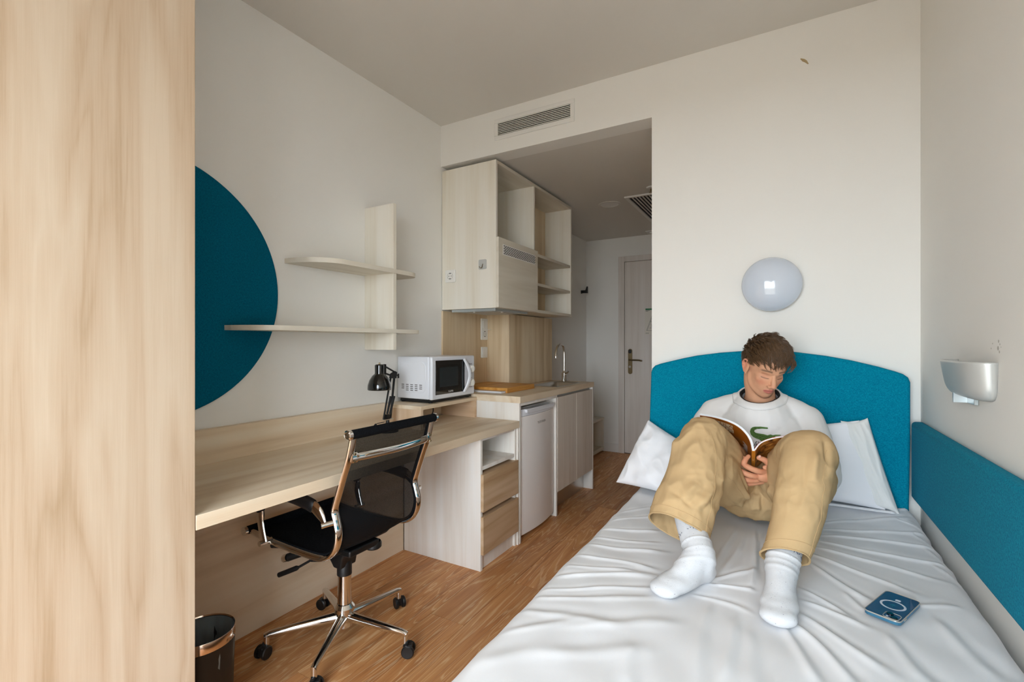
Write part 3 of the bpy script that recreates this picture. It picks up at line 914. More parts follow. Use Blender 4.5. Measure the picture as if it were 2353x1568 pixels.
# ------------------------------------------------------------------ microwave
t = thing('microwave', 'white microwave oven with black window on the desk riser', 'microwave', (-1.81, 2.25, 0.863))
mx0, mx1, my0, my1, mz0, mz1 = -1.943, -1.712, 2.045, 2.458, 0.885, 1.124
part('case', MB().box(mx0, mx1, my0, my1, mz0, mz1), M['enamel'], t, bevel=0.006, segs=3)
part('under_shadow', MB().box(mx0 + 0.012, mx1 + 0.006, my0 + 0.012, my1 - 0.012, 0.868, mz0 + 0.001), M['black'], t)  # black block added to stand for the shadow under the case
pm = MB().prism(rrect(mx0 + 0.02, mx1 - 0.02, mz0 + 0.035, mz1 - 0.03, 0.03, 6), 'y', my0 - 0.002, my0)
part('side_embossing', pm, M['enamel'], t, bevel=0.0015)
for c_ in range(5):
    for r_ in range(3 if c_ in (0, 4) else 4):
        part('vent_slot', MB().box(mx0 + 0.034 + c_ * 0.033, mx0 + 0.054 + c_ * 0.033, my0 - 0.0026, my0 - 0.0016, mz0 + 0.077 - r_ * 0.0105 - (0.0), mz0 + 0.0815 - r_ * 0.0105), M['grey_print'], t)
df = mx1 + 0.026
fr = part('front_panel', MB().box(mx1, df, my0 - 0.001, my1, mz0 - 0.002, mz1), M['enamel'], t, bevel=0.008, segs=3)
part('door_glass', MB().box(df, df + 0.003, my0 + 0.028, my0 + 0.300, mz0 + 0.024, mz1 - 0.022), M['glass_dark'], fr, bevel=0.001)
part('window_mesh', MB().box(df + 0.003, df + 0.0036, my0 + 0.062, my0 + 0.235, mz0 + 0.066, mz1 - 0.062), M['oven_screen'], fr)
# bow handle
hp_ = []
for k in range(17):
    a = k / 16
    hp_.append((df + 0.006 + 0.022 * math.sin(PI * a), my0 + 0.292 + 0.030 * math.sin(PI * a) ** 1.0 * 1.0, mz0 + 0.02 + (mz1 - mz0 - 0.038) * a))
part('door_handle', MB().tube(hp_, [0.010 + 0.004 * math.sin(PI * k / 16) for k in range(17)], 12, flat=0.6, up=(1, 0, 0)), M['enamel'], fr)
part('handle_shadow_gap', MB().prism([(my0 + 0.262 + 0.0, mz0 + 0.03), (my0 + 0.300, mz0 + 0.024), (my0 + 0.300, mz1 - 0.022), (my0 + 0.262, mz1 - 0.03)], 'x', df + 0.003, df + 0.0042), M['glass_dark'], fr)
for z in (mz0 + 0.158, mz0 + 0.072):
    kb = part('knob', MB().lathe([(0.023, 0), (0.022, 0.018), (0.019, 0.021), (0.0, 0.021)], 28, (df, my1 - 0.045, z), 'x'), M['white_plastic'], fr)
    part('knob_grip', MB().box(df + 0.020, df + 0.024, my1 - 0.049, my1 - 0.041, z - 0.018, z + 0.018), M['white_plastic'], kb, bevel=0.0015)
mk = MB()
for z in (mz0 + 0.186, mz0 + 0.128, mz0 + 0.100, mz0 + 0.043):
    mk.box(df, df + 0.0004, my1 - 0.062, my1 - 0.028, z, z + 0.003)
part('dial_marks', mk, M['grey_print'], fr)
lettering('brand_lettering', 'FLAMA', 0.015, frame((df + 0.0036, my0 + 0.165, mz0 + 0.036), (0, 1, 0), (0, 0, 1)), M['white_print'], fr)
for (xx, yy) in ((mx0 + 0.02, my0 + 0.03), (mx0 + 0.02, my1 - 0.03), (mx1 - 0.01, my0 + 0.03), (mx1 - 0.01, my1 - 0.03)):
    part('foot', MB().lathe([(0.012, 0), (0.014, 0.0225)], 14, (xx, yy, 0.863), cap=True), M['black'], t)
cp = catmull([(-1.93, 2.05, 0.95), (-1.938, 2.015, 0.87), (-1.76, 2.16, 0.845), (-1.745, 2.17, 0.815), (-1.75, 2.15, 0.785), (-1.78, 2.12, 0.757), (-1.84, 2.08, 0.741), (-1.90, 2.08, 0.741)], 6)
cp = catmull([(-1.90, 2.30, 0.84), (-1.82, 2.22, 0.838), (-1.765, 2.15, 0.828), (-1.752, 2.13, 0.80), (-1.765, 2.105, 0.772), (-1.80, 2.07, 0.752), (-1.86, 2.03, 0.741), (-1.91, 2.0, 0.741)], 6)
single('power_cable', MB().tube(cp, 0.0035, 8), M['black'], 'black power cable hanging inside the desk riser', 'cable', base=(-1.80, 2.1, 0.737))

# ------------------------------------------------------------------ black architect lamp
LX, LY = -1.80, 1.822
t = thing('desk_lamp', 'black articulated desk lamp with dome shade beside the microwave', 'lamp', (LX, LY, 0.737))
part('base', MB().lathe([(0.0, 0), (0.055, 0), (0.055, 0.008), (0.048, 0.014), (0.012, 0.018), (0.010, 0.05), (0.008, 0.062)], 32, (LX, LY, 0.737), cap=True), M['black'], t)
def bar(a, b, r=0.0048):
    return MB().tube([a, b], r, 8)
P0, P1 = (LX, LY - 0.022, 0.805), (LX, LY + 0.034, 1.025)
low = MB().tube([(LX, LY - 0.030, 0.803), (LX, LY + 0.024, 1.026)], 0.0048, 8).tube([(LX, LY + 0.020, 0.806), (LX, LY + 0.050, 1.03)], 0.0062, 8)
la = part('lower_arm', low, M['black'], t)
part('spring', MB().tube([(LX, LY - 0.004, 0.83), (LX, LY + 0.022, 0.92)], 0.006, 8).tube([(LX + 0.012, LY + 0.004, 0.83), (LX + 0.012, LY + 0.036, 0.92)], 0.006, 8), M['black'], la)
part('crosspiece', MB().box(LX - 0.008, LX + 0.016, LY - 0.036, LY + 0.026, 0.800, 0.805), M['steel'], la)
part('pivot', MB().box(LX - 0.01, LX + 0.012, LY - 0.018, LY + 0.008, 0.80, 0.828), M['black'], la)
el = part('elbow', MB().prism([(LY + 0.015, 1.015), (LY + 0.058, 1.012), (LY + 0.064, 1.045), (LY + 0.05, 1.052), (LY + 0.02, 1.038)], 'x', LX - 0.006, LX + 0.008), M['black'], t, bevel=0.002)
part('wing_nut', MB().tube([(LX, LY + 0.062, 1.03), (LX, LY + 0.08, 1.026)], 0.004, 8).box(LX - 0.003, LX + 0.003, LY + 0.076, LY + 0.083, 1.012, 1.036), M['black'], el)
part('upper_arm', MB().tube([(LX, LY + 0.05, 1.047), (LX + 0.01, LY - 0.025, 1.078)], 0.0048, 8).tube([(LX, LY + 0.03, 1.028), (LX + 0.01, LY - 0.035, 1.046)], 0.0048, 8), M['black'], t)
sh = part('shade', MB().lathe([(0.058, 0.0), (0.0595, 0.004), (0.058, 0.025), (0.050, 0.05), (0.036, 0.072), (0.024, 0.082), (0.023, 0.088), (0.0235, 0.125), (0.018, 0.130), (0.0, 0.131)], 40, (LX + 0.01, LY - 0.068, 0.962)), M['black_gloss'], t)
m_ = sh.modifiers.new('thickness', 'SOLIDIFY'); m_.thickness = 0.0015
part('shade_knob', MB().lathe([(0.0, 0.008), (0.0045, 0.006), (0.0045, 0.0), (0.002, -0.003)], 12, (LX + 0.01, LY - 0.068, 1.094)), M['bronze'], sh)
part('shade_yoke', MB().box(LX + 0.004, LX + 0.016, LY - 0.046, LY - 0.024, 1.035, 1.092), M['black'], t, bevel=0.003)
part('bulb', MB().lathe([(0.0, -0.01), (0.02, 0.0), (0.027, 0.02), (0.018, 0.045), (0.013, 0.06)], 20, (LX + 0.01, LY - 0.068, 0.985)), M['white_plastic'], t)
single('cable_clip', MB().tube(catmull([(-1.80, 1.80, 0.79), (-1.80, 1.775, 0.79), (-1.80, 1.745, 0.788), (-1.80, 1.73, 0.775), (-1.80, 1.738, 0.75), (-1.80, 1.75, 0.7375)], 4), [0.002] * 9 + [0.006] * 8 + [0.011] * 4, 8), M['black'], 'black inline cord switch of the lamp on the desk', 'switch', base=(-1.80, 1.75, 0.737))

# ------------------------------------------------------------------ waste bin
bx_, by_, bz_, br_ = -1.585, 0.80, 0.30, 0.093
t = thing('waste_bin', 'black waste bin with polished rim and liner beside the wardrobe', 'bin', (bx_, by_, 0))
part('bin_body', MB().lathe([(0.0, 0.0), (br_ * 0.9, 0.0), (br_ * 0.985, bz_ - 0.03)], 48, (bx_, by_, 0)), M['black'], t)
part('rim', MB().lathe([(br_ * 0.987, bz_ - 0.032), (br_ * 0.998, bz_ - 0.031), (br_, bz_ - 0.003), (br_ * 0.985, bz_), (br_ * 0.965, bz_ - 0.004)], 48, (bx_, by_, 0)), M['warm_silver'], t)
lr = []
for i in range(8):
    f = i / 7
    row_ = []
    for k in range(72):
        a = 2 * PI * k / 72
        rr = br_ * 0.962 - f * 0.018 + (0.006 * math.sin(a * 9 + 2 * f) + 0.004 * math.sin(a * 17 + 1)) * min(1, f * 3)
        row_.append((bx_ + rr * math.cos(a), by_ + rr * math.sin(a), bz_ - 0.006 - f * 0.2))
    lr.append(row_)
part('liner', MB().grid(lr, wrap=True).add(lr[-1], [tuple(range(72))]), M['liner'], t, angle=80)
# ------------------------------------------------------------------ mesh office chair
CX, CY = -1.537, 1.316
def mesh_weave(name):
    m, nt, b = newmat(name)
    b.inputs['Base Color'].default_value = srgb(14, 14, 16)
    b.inputs['Roughness'].default_value = 0.7
    b.inputs['Specular IOR Level'].default_value = 0.2
    tr = N(nt, 'ShaderNodeBsdfTransparent')
    mx = N(nt, 'ShaderNodeMixShader')
    tc = N(nt, 'ShaderNodeTexCoord')
    wv = N(nt, 'ShaderNodeTexNoise')
    wv.inputs['Scale'].default_value = 900.0
    nt.links.new(tc.outputs['Object'], wv.inputs['Vector'])
    mr = N(nt, 'ShaderNodeMapRange')
    mr.inputs['From Min'].default_value = 0.3
    mr.inputs['From Max'].default_value = 0.7
    mr.inputs['To Min'].default_value = 0.78
    mr.inputs['To Max'].default_value = 0.96
    nt.links.new(wv.outputs['Fac'], mr.inputs['Value'])
    nt.links.new(mr.outputs[0], mx.inputs['Fac'])
    nt.links.new(tr.outputs[0], mx.inputs[1])
    nt.links.new(b.outputs[0], mx.inputs[2])
    nt.links.new(mx.outputs[0], nt.nodes['Material Output'].inputs['Surface'])
    return m
M['weave'] = mesh_weave('black_open_weave')

ch = thing('office_chair', 'black mesh office chair with chrome frame on castors at the desk', 'chair', (CX, CY, 0))
# side profile of the frame (x, z)
prof = [(-1.256, 0.885), (-1.266, 0.845), (-1.280, 0.800), (-1.304, 0.742), (-1.332, 0.668), (-1.347, 0.622), (-1.339, 0.588), (-1.329, 0.548), (-1.335, 0.505), (-1.356, 0.470), (-1.392, 0.446), (-1.432, 0.437), (-1.505, 0.434), (-1.62, 0.436), (-1.74, 0.442), (-1.815, 0.452), (-1.838, 0.456)]
pc = catmull(prof, 6)
YN, YF_ = 1.113, 1.522
for yy in (YN, YF_):
    pts = [(p[0], yy, p[1]) for p in pc]
    part('side_rail', MB().tube(pts, 0.0095, 14, flat=1.6, up=(0, 1, 0)), M['chrome'], ch)
# mesh skin slung between the rails
rows = []
for p in pc:
    rows.append([(p[0] - 0.006, YN + 0.004 + (YF_ - YN - 0.008) * k / 10, p[1] + 0.004 - 0.012 * math.sin(PI * k / 10)) for k in range(11)])
nb = len([p for p in prof if p[1] > 0.5])
split = int(6 * 9)
part('backrest_mesh', MB().grid(rows[:split + 1]), M['weave'], ch)
part('seat_mesh', MB().grid([[(q[0], q[1], q[2]) for q in r_] for r_ in rows[split:]]), M['black_cloth'], ch)
for yy, s in ((YN, 1), (YF_, -1)):
    part('edge_binding', MB().tube([(p[0] - 0.008, yy + s * 0.012, p[1] + 0.006) for p in pc], 0.0055, 8), M['black_cloth'], ch)
tb = part('top_roll', MB().tube([(-1.257, 1.092, 0.892), (-1.257, 1.542, 0.892)], 0.0165, 20), M['black_cloth'], ch)
for yy, s in ((1.092, -1), (1.542, 1)):
    part('end_cap', MB().lathe([(0.0175, -0.008 * s), (0.0178, 0.004 * s), (0.013, 0.0065 * s), (0.012, 0.005 * s), (0.0, 0.006 * s)], 24, (-1.257, yy, 0.892), 'y'), M['chrome'], tb)
fr_ = part('front_roll', MB().tube([(-1.842, 1.088, 0.459), (-1.842, 1.545, 0.459)], 0.016, 18), M['black_cloth'], ch)
for yy, s in ((1.088, -1), (1.545, 1)):
    part('end_cap', MB().lathe([(0.017, -0.008 * s), (0.0172, 0.004 * s), (0.012, 0.006 * s), (0.0, 0.006 * s)], 24, (-1.842, yy, 0.459), 'y'), M['chrome'], fr_)
# back spreader
sp = part('back_spreader', MB().tube(catmull([(-1.268, YN + 0.004, 0.812), (-1.262, YN + 0.025, 0.812), (-1.252, YN + 0.07, 0.812), (-1.246, CY, 0.810), (-1.252, YF_ - 0.07, 0.812), (-1.262, YF_ - 0.025, 0.812), (-1.268, YF_ - 0.004, 0.812)], 6), [0.02] * 6 + [0.0145] * 25 + [0.02] * 6, 12, flat=0.42, up=(1, 0, 0)), M['chrome'], ch)
for yy in (YN + 0.008, YF_ - 0.008):
    for dz in (-0.012, 0.012):
        part('screw', MB().lathe([(0.0045, 0), (0.004, 0.003), (0.0, 0.0035)], 10, (-1.258, yy, 0.812 + dz), 'x'), M['bronze'], sp)
# seat spreaders
for xx in (-1.47, -1.70):
    part('seat_spreader', MB().tube([(xx, YN, 0.428), (xx, YN + 0.05, 0.408), (xx, YF_ - 0.05, 0.408), (xx, YF_, 0.428)], 0.013, 10), M['black'], ch)
part('front_bar', MB().tube([(-1.76, 1.205, 0.325), (-1.735, 1.205, 0.335)], 0.016, 14), M['chrome'], ch)
part('tension_tube', MB().tube([(-1.735, 1.205, 0.335), (-1.60, 1.28, 0.39)], 0.0155, 14), M['black'], ch)
part('height_lever', MB().tube([(-1.79, 1.20, 0.252), (-1.715, 1.228, 0.287), (-1.705, 1.231, 0.292), (-1.60, 1.28, 0.36)], [0.010, 0.010, 0.005, 0.005], 10), M['black'], ch)
part('tilt_plate', MB().box(-1.66, -1.42, CY - 0.075, CY + 0.075, 0.385, 0.412), M['black'], ch, bevel=0.006)
part('tilt_arm', MB().prism([(-1.60, 0.395), (-1.60, 0.36), (-1.555, 0.305), (-1.515, 0.305), (-1.505, 0.35), (-1.47, 0.395)], 'y', CY - 0.04, CY + 0.04), M['black'], ch, bevel=0.006)
part('gas_nut', MB().lathe([(0.012, 0.0), (0.012, 0.02), (0.009, 0.024), (0.0, 0.024)], 16, (CX + 0.012, CY - 0.02, 0.346)), M['grey_metal'], ch)
part('tension_knob', MB().lathe([(0.03, 0), (0.034, -0.006), (0.034, -0.022), (0.028, -0.028), (0.0, -0.028)], 24, (-1.45, CY + 0.07, 0.395), cap=True), M['black'], ch)
# gas column
part('gas_sleeve', MB().lathe([(0.029, 0.27), (0.029, 0.322), (0.026, 0.328)], 28, (CX, CY, 0), cap=True), M['black'], ch)
part('column', MB().lathe([(0.0265, 0.15), (0.0265, 0.272)], 28, (CX, CY, 0), cap=True), M['chrome'], ch)
# star base
part('hub', MB().lathe([(0.0, 0.062), (0.030, 0.062), (0.033, 0.066), (0.034, 0.122), (0.040, 0.126), (0.040, 0.140), (0.030, 0.154), (0.027, 0.155)], 32, (CX, CY, 0)), M['chrome'], ch)
ang = [230.7, 11.0, 84.0, 156.5, 299.0]
for i, a in enumerate(ang):
    a = math.radians(a)
    d = Vector((math.cos(a), math.sin(a), 0))
    c0 = Vector((CX, CY, 0))
    p0, p1, p2 = c0 + d * 0.020 + Vector((0, 0, 0.102)), c0 + d * 0.27 + Vector((0, 0, 0.088)), c0 + d * 0.288 + Vector((0, 0, 0.082))
    leg = part('leg', MB().tube([p0, p1, p2], [0.0205, 0.0115, 0.0105], 14).tube([c0 + d * 0.281 + Vector((0, 0, 0.09)), c0 + d * 0.281 + Vector((0, 0, 0.05))], 0.0105, 12), M['chrome'], ch)
    # castor: swivels at its own angle
    ca = a + (0.9, 0.35, 1.2, 0.6, 1.7)[i]
    w = Vector((-math.sin(ca), math.cos(ca), 0))
    cpos = c0 + d * 0.288 + Vector((math.cos(ca), math.sin(ca), 0)) * 0.006 + Vector((0, 0, 0.0245))
    Mc = Matrix.Translation(cpos) @ Matrix.Rotation(ca, 4, 'Z')
    cas = part('castor', MB().box(-0.012, 0.016, -0.010, 0.010, -0.012, 0.022).tube([(-0.006, 0, 0.02), (-0.006, 0, 0.034)], 0.008, 10).xform(Mc), M['black'], ch, bevel=0.002)
    for s in (-1, 1):
        part('wheel', MB().lathe([(0.0, 0.010 * s), (0.0235, 0.010 * s), (0.0245, 0.013 * s), (0.0245, 0.020 * s), (0.021, 0.0235 * s), (0.0, 0.0225 * s)], 24, (0, 0, 0), 'y').xform(Mc), M['black'], cas)
# arm rests: chrome loops with black pads
for yy, s in ((YN, -1), (YF_, 1)):
    y1 = yy + s * 0.03
    lo = catmull([(-1.705, y1, 0.447), (-1.722, y1, 0.50), (-1.732, y1, 0.57), (-1.715, y1, 0.622), (-1.66, y1, 0.645), (-1.56, y1, 0.648), (-1.47, y1, 0.640), (-1.415, y1, 0.628), (-1.382, y1, 0.604), (-1.362, y1, 0.578)], 5)
    ar = part('armrest', MB().tube(lo, [0.018] * 8 + [0.022] * (len(lo) - 16) + [0.021, 0.020, 0.018, 0.016, 0.014, 0.012, 0.011, 0.010], 14, flat=0.5, up=(0, 1, 0)), M['chrome'], ch)
    pad = lo[9:36]
    part('arm_pad', MB().tube([(p[0], p[1], p[2] + 0.0) for p in pad], [0.018] + [0.0245] * (len(pad) - 2) + [0.018], 14, flat=0.62, up=(0, 1, 0)), M['black'], ar)
    part('arm_stay', MB().tube([(-1.705, yy, 0.447), (-1.705, y1 + s * 0.02, 0.446)], 0.010, 12), M['chrome'], ar)
    part('arm_stay', MB().tube([(-1.338, yy, 0.583), (-1.362, y1 + s * 0.016, 0.578)], 0.010, 12), M['chrome'], ar)
# ------------------------------------------------------------------ bed
BZ = 0.523            # top of the sheet
M['sheet'] = plain('white_cotton_sheet', srgb(227, 228, 231), 0.85, spec=0.2, bump=0.10, bscale=900, var=0.015, sheen=0.1)
M['pillow'] = plain('white_cotton_pillow', srgb(238, 239, 243), 0.85, spec=0.2, bump=0.10, bscale=900, var=0.015, sheen=0.1)
M['ticking'] = plain('cream_pillow_ticking', srgb(229, 230, 228), 0.85, spec=0.2, bump=0.1, bscale=700, var=0.02)
M['bed_base'] = plain('grey_bed_base', srgb(120, 118, 116), 0.9, bump=0.2, bscale=500)

t = thing('bed', 'single bed base and mattress under the white sheet', 'bed', (-0.08, 1.36, 0))
part('bed_base', MB().box(-0.58, 0.435, 0.38, 2.37, 0.06, 0.28), M['bed_base'], t, bevel=0.01)
part('mattress', MB().box(-0.585, 0.435, 0.375, 2.372, 0.281, 0.495), M['sheet'], t, bevel=0.03, segs=4)
for xx in (-0.52, 0.37):
    for yy in (0.45, 2.30):
        part('leg', MB().lathe([(0.022, 0), (0.026, 0.06)], 14, (xx, yy, 0), cap=True), M['black'], t)

FOLDS = [(-0.597, 1.832, -0.445, 2.026, 0.016, 0.006), (-0.579, 1.751, -0.424, 1.893, 0.014, 0.006), (-0.574, 1.661, -0.394, 1.728, 0.018, 0.009), (-0.57, 1.582, -0.372, 1.63, 0.014, 0.006), (-0.561, 1.513, -0.344, 1.569, 0.02, 0.01), (-0.568, 1.415, -0.342, 1.443, 0.018, 0.009), (-0.557, 1.335, -0.334, 1.408, 0.014, 0.007), (-0.562, 1.265, -0.331, 1.397, 0.02, 0.011), (-0.561, 1.18, -0.325, 1.321, 0.014, 0.007), (-0.566, 1.131, -0.303, 1.277, 0.02, 0.006), (-0.576, 1.053, -0.334, 1.108, 0.03, 0.006), (-0.568, 0.953, -0.391, 1.116, 0.025, 0.005), (-0.154, 1.898, -0.191, 1.478, 0.018, 0.011), (-0.122, 1.894, -0.168, 1.503, 0.014, 0.007), (-0.091, 1.92, -0.081, 1.476, 0.013, 0.01), (-0.07, 1.901, -0.065, 1.527, 0.012, 0.006), (-0.187, 1.463, -0.075, 1.575, 0.015, 0.008), (-0.172, 1.442, -0.075, 1.46, 0.014, 0.009), (-0.207, 1.363, -0.078, 1.34, 0.02, 0.006), (-0.167, 1.312, -0.152, 0.999, 0.03, 0.008), (-0.104, 1.282, -0.11, 1.023, 0.025, 0.009), (-0.074, 1.258, -0.065, 1.049, 0.03, 0.006), (-0.002, 1.315, 0.059, 1.12, 0.022, 0.011), (0.021, 1.337, 0.119, 1.155, 0.022, 0.012), (0.034, 1.394, 0.178, 1.229, 0.024, 0.01), (0.048, 1.459, 0.169, 1.397, 0.02, 0.008), (0.04, 1.532, 0.147, 1.426, 0.018, 0.008), (0.119, 2.138, 0.398, 2.298, 0.016, 0.007), (0.122, 2.071, 0.464, 2.195, 0.018, 0.009), (0.111, 2.001, 0.455, 2.051, 0.018, 0.01), (0.101, 1.935, 0.444, 1.912, 0.02, 0.01), (0.092, 1.865, 0.377, 1.781, 0.02, 0.009), (0.082, 1.789, 0.295, 1.652, 0.02, 0.009), (0.073, 1.715, 0.196, 1.545, 0.02, 0.008), (0.368, 2.271, 0.483, 2.176, 0.014, 0.007), (0.396, 2.147, 0.479, 2.017, 0.014, 0.007), (0.408, 2.032, 0.472, 1.865, 0.014, 0.007), (0.399, 1.886, 0.465, 1.737, 0.016, 0.007), (0.305, 1.584, 0.384, 1.618, 0.02, 0.005), (0.323, 1.527, 0.37, 1.311, 0.03, 0.008), (0.208, 1.381, 0.246, 1.228, 0.03, 0.009), (0.142, 1.564, 0.175, 1.486, 0.018, 0.006), (0.386, 2.473, 0.448, 2.292, 0.014, 0.006), (0.297, 2.335, 0.441, 2.391, 0.014, 0.005), (-0.451, 1.04, -0.221, 1.193, 0.03, 0.005), (-0.454, 0.929, -0.252, 1.062, 0.04, 0.005), (-0.562, 0.834, -0.425, 0.98, 0.04, 0.004), (-0.298, 1.053, -0.272, 0.93, 0.03, 0.005)]
fa = np.array(FOLDS)
def fold_height(X, Y):
    """cloth relief of the sheet: folds along the recorded lines plus soft undulation"""
    Z = np.zeros_like(X)
    for (x0, y0, x1, y1, w, h) in fa:
        dx, dy = x1 - x0, y1 - y0
        L = math.hypot(dx, dy)
        # a slight bow in each fold
        t_ = ((X - x0) * dx + (Y - y0) * dy) / L ** 2
        d_ = ((X - x0) * -dy + (Y - y0) * dx) / L
        d_ = d_ - 0.03 * L * np.sin(np.clip(t_, -0.3, 1.3) * PI) * math.sin(x0 * 40 + y1 * 17)
        env = np.clip(1 - np.abs(2 * t_ - 1) ** 2.4, 0, 1) if False else np.exp(-np.clip(np.abs(t_ - 0.5) - 0.30, 0, None) ** 2 / 0.045)
        ww = w * 0.50 * (0.8 + 0.5 * np.clip(t_, 0, 1))
        # asymmetric pleat: a crest beside a shallow trough
        Z += 0.62 * h * env * (np.exp(-(d_ / ww) ** 2) - 0.55 * np.exp(-((d_ - 1.7 * ww) / (1.2 * ww)) ** 2))
    Z += 0.0030 * np.sin(X * 9 + 2.0 * np.sin(Y * 4)) * np.sin(Y * 7 + 1.3 * np.sin(X * 6))
    Z += 0.0016 * np.sin(X * 31 + Y * 17) * np.sin(Y * 23 - X * 9)
    # dents under the feet, the seat and the pillows
    for (cx_, cy_, rx_, ry_, d) in ((-0.24, 1.37, 0.09, 0.12, 0.010), (-0.01, 1.40, 0.075, 0.14, 0.010), (-0.09, 2.08, 0.22, 0.2, 0.018)):
        Z -= d * np.exp(-((X - cx_) / rx_) ** 2 - ((Y - cy_) / ry_) ** 2)
    return Z
def sheet_z(x, y):
    return BZ + float(fold_height(np.array([float(x)]), np.array([float(y)]))[0])

# cross-section of the sheet from the right tuck over the top to the left drop
cs = []
for k in range(8):
    cs.append((0.446, 0.36 + 0.115 * k / 7, 1, 0))
for k in range(1, 9):
    a = k / 9 * PI / 2
    cs.append((0.446 - 0.045 * (1 - math.cos(a)), 0.478 + 0.045 * math.sin(a), math.cos(a), math.sin(a)))
for k in range(230):
    cs.append((0.401 - (0.401 + 0.558) * k / 229, BZ, 0, 1))
for k in range(1, 10):
    a = k / 9 * PI / 2
    cs.append((-0.558 - 0.045 * math.sin(a), 0.478 + 0.045 * math.cos(a), -math.sin(a), math.cos(a)))
for k in range(1, 24):
    cs.append((-0.603, 0.478 - 0.30 * k / 23, -1, 0))
cs = np.array(cs)
ys = np.concatenate([np.linspace(0.35, 0.65, 20, endpoint=False), np.linspace(0.65, 2.38, 420)])
Xg = np.repeat(cs[None, :, 0], len(ys), 0)
Yg = np.repeat(ys[:, None], len(cs), 1)
Zg = np.repeat(cs[None, :, 1], len(ys), 0)
# use the developed (unrolled) coordinate for the relief so folds run over the edges
dev = np.concatenate([[0], np.cumsum(np.hypot(np.diff(cs[:, 0]), np.diff(cs[:, 1])))])
i0 = np.argmin(np.abs(cs[:, 0]) + (np.abs(cs[:, 1] - BZ) > 1e-6) * 9)
dev = -(dev - dev[i0]) + cs[i0, 0]
Hf = fold_height(np.repeat(dev[None, :], len(ys), 0), Yg)
Xg = Xg + Hf * cs[None, :, 2] * 0.9
Zg = Zg + Hf * cs[None, :, 3]
# rise towards the corners at the headboard, like the mattress edge under the pillows
Zg += 0.022 * np.clip((Yg - 2.05) / 0.33, 0, 1) ** 2 * (cs[None, :, 3] > 0.3)
nv = np.stack([Xg, Yg, Zg], -1)
m_, n_ = nv.shape[:2]
me = bpy.data.meshes.new('bed_sheet')
idx = np.arange(m_ * n_).reshape(m_, n_)
quads = np.stack([idx[:-1, :-1], idx[1:, :-1], idx[1:, 1:], idx[:-1, 1:]], -1).reshape(-1, 4)
me.from_pydata((nv - np.array([-0.08, 1.36, BZ])).reshape(-1, 3).tolist(), [], quads.tolist())
bm = bmesh.new(); bm.from_mesh(me); bmesh.ops.recalc_face_normals(bm, faces=bm.faces); bm.to_mesh(me); bm.free()
o = link('bed_sheet', me, M['sheet'], None, angle=180, loc=(-0.08, 1.36, BZ))
tag(o, 'rumpled white cotton sheet covering the bed', 'bed sheet')

# headboard and padded side panel
hbp = [(-0.585, 0.30), (-0.585, 0.775), (-0.576, 1.055), (-0.570, 1.075), (-0.556, 1.089), (-0.53, 1.099), (-0.482, 1.112), (-0.42, 1.128), (-0.362, 1.141), (-0.266, 1.155), (-0.175, 1.163), (-0.07, 1.166), (0.046, 1.161), (0.156, 1.146), (0.245, 1.128), (0.331, 1.105), (0.386, 1.087), (0.408, 1.078), (0.424, 1.065), (0.431, 1.045), (0.431, 0.80), (0.427, 0.56), (0.427, 0.30)]
single('headboard', MB().prism(hbp, 'y', 2.388, YB - 0.001), M['teal'], 'teal upholstered headboard with a curved top behind the person', 'headboard', base=(-0.08, YB, 0.3), bevel=0.011, segs=4)
single('wall_cushion', MB().box(0.430, XR - 0.001, 0.30, 2.3868, 0.594, 0.895), M['teal'], 'long teal padded panel along the right wall beside the bed', 'cushion', base=(XR, 1.35, 0.594), bevel=0.014, segs=4)

# ------------------------------------------------------------------ pillows
def pillow(A, B_, C_, D, thick, back, seed, wr=0.006, nu=90, nv_=70, sharp=2.2):
    """A left top, B_ left bottom, C_ right bottom, D right top; bulges to the viewer side"""
    A, B_, C_, D = [np.array(p, float) for p in (A, B_, C_, D)]
    nrm = np.cross(C_ - B_, A - B_); nrm = nrm / np.linalg.norm(nrm)
    rows_f, rows_b = [], []
    for i in range(nu + 1):
        u = i / nu
        rf, rb = [], []
        for j in range(nv_ + 1):
            v = j / nv_
            p = (1 - u) * ((1 - v) * B_ + v * A) + u * ((1 - v) * C_ + v * D)
            eu, ev = abs(2 * u - 1), abs(2 * v - 1)
            # sides pinch in between the corners
            cen = (A + B_ + C_ + D) / 4
            pin = 0.05 * ((1 - eu ** 2) * ev ** 6 + (1 - ev ** 2) * eu ** 6)
            p = p + (cen - p) * pin
            tk = max(0.0, (1 - eu ** sharp)) ** 0.55 * max(0.0, (1 - ev ** sharp)) ** 0.55
            q = Vector((u * 3.1 + seed, v * 2.6, seed * 1.7))
            w1 = mnoise.noise(q * 1.1) * 1.0 + (0.5 - abs(mnoise.noise(Vector((q.x * 1.0 + q.y * 1.3, q.y * 0.5 - q.x * 0.9, 4.0))))) * 1.3 + mnoise.noise(q * 3) * 0.2
            edge = min(1.0, (1 - max(eu, ev)) * 7)
            rf.append(tuple(p + nrm * (thick * tk + wr * w1 * edge + 0.0022)))
            rb.append(tuple(p - nrm * (back * tk + 0.0022)))
        rows_f.append(rf); rows_b.append(rb)
    return rows_f, rows_b, nrm
def pillow_mesh(rf, rb):
    mb = MB().grid(rf)
    mb.grid([list(reversed(r)) for r in rb])
    # close the rim
    ring_f = [rf[i][0] for i in range(len(rf))] + rf[-1][1:] + [rf[i][-1] for i in range(len(rf) - 2, -1, -1)] + list(reversed(rf[0][1:-1]))
    ring_b = [rb[i][0] for i in range(len(rb))] + rb[-1][1:] + [rb[i][-1] for i in range(len(rb) - 2, -1, -1)] + list(reversed(rb[0][1:-1]))
    n = len(ring_f)
    mb.add(ring_f + ring_b, [(k, (k + 1) % n, n + (k + 1) % n, n + k) for k in range(n)])
    return mb
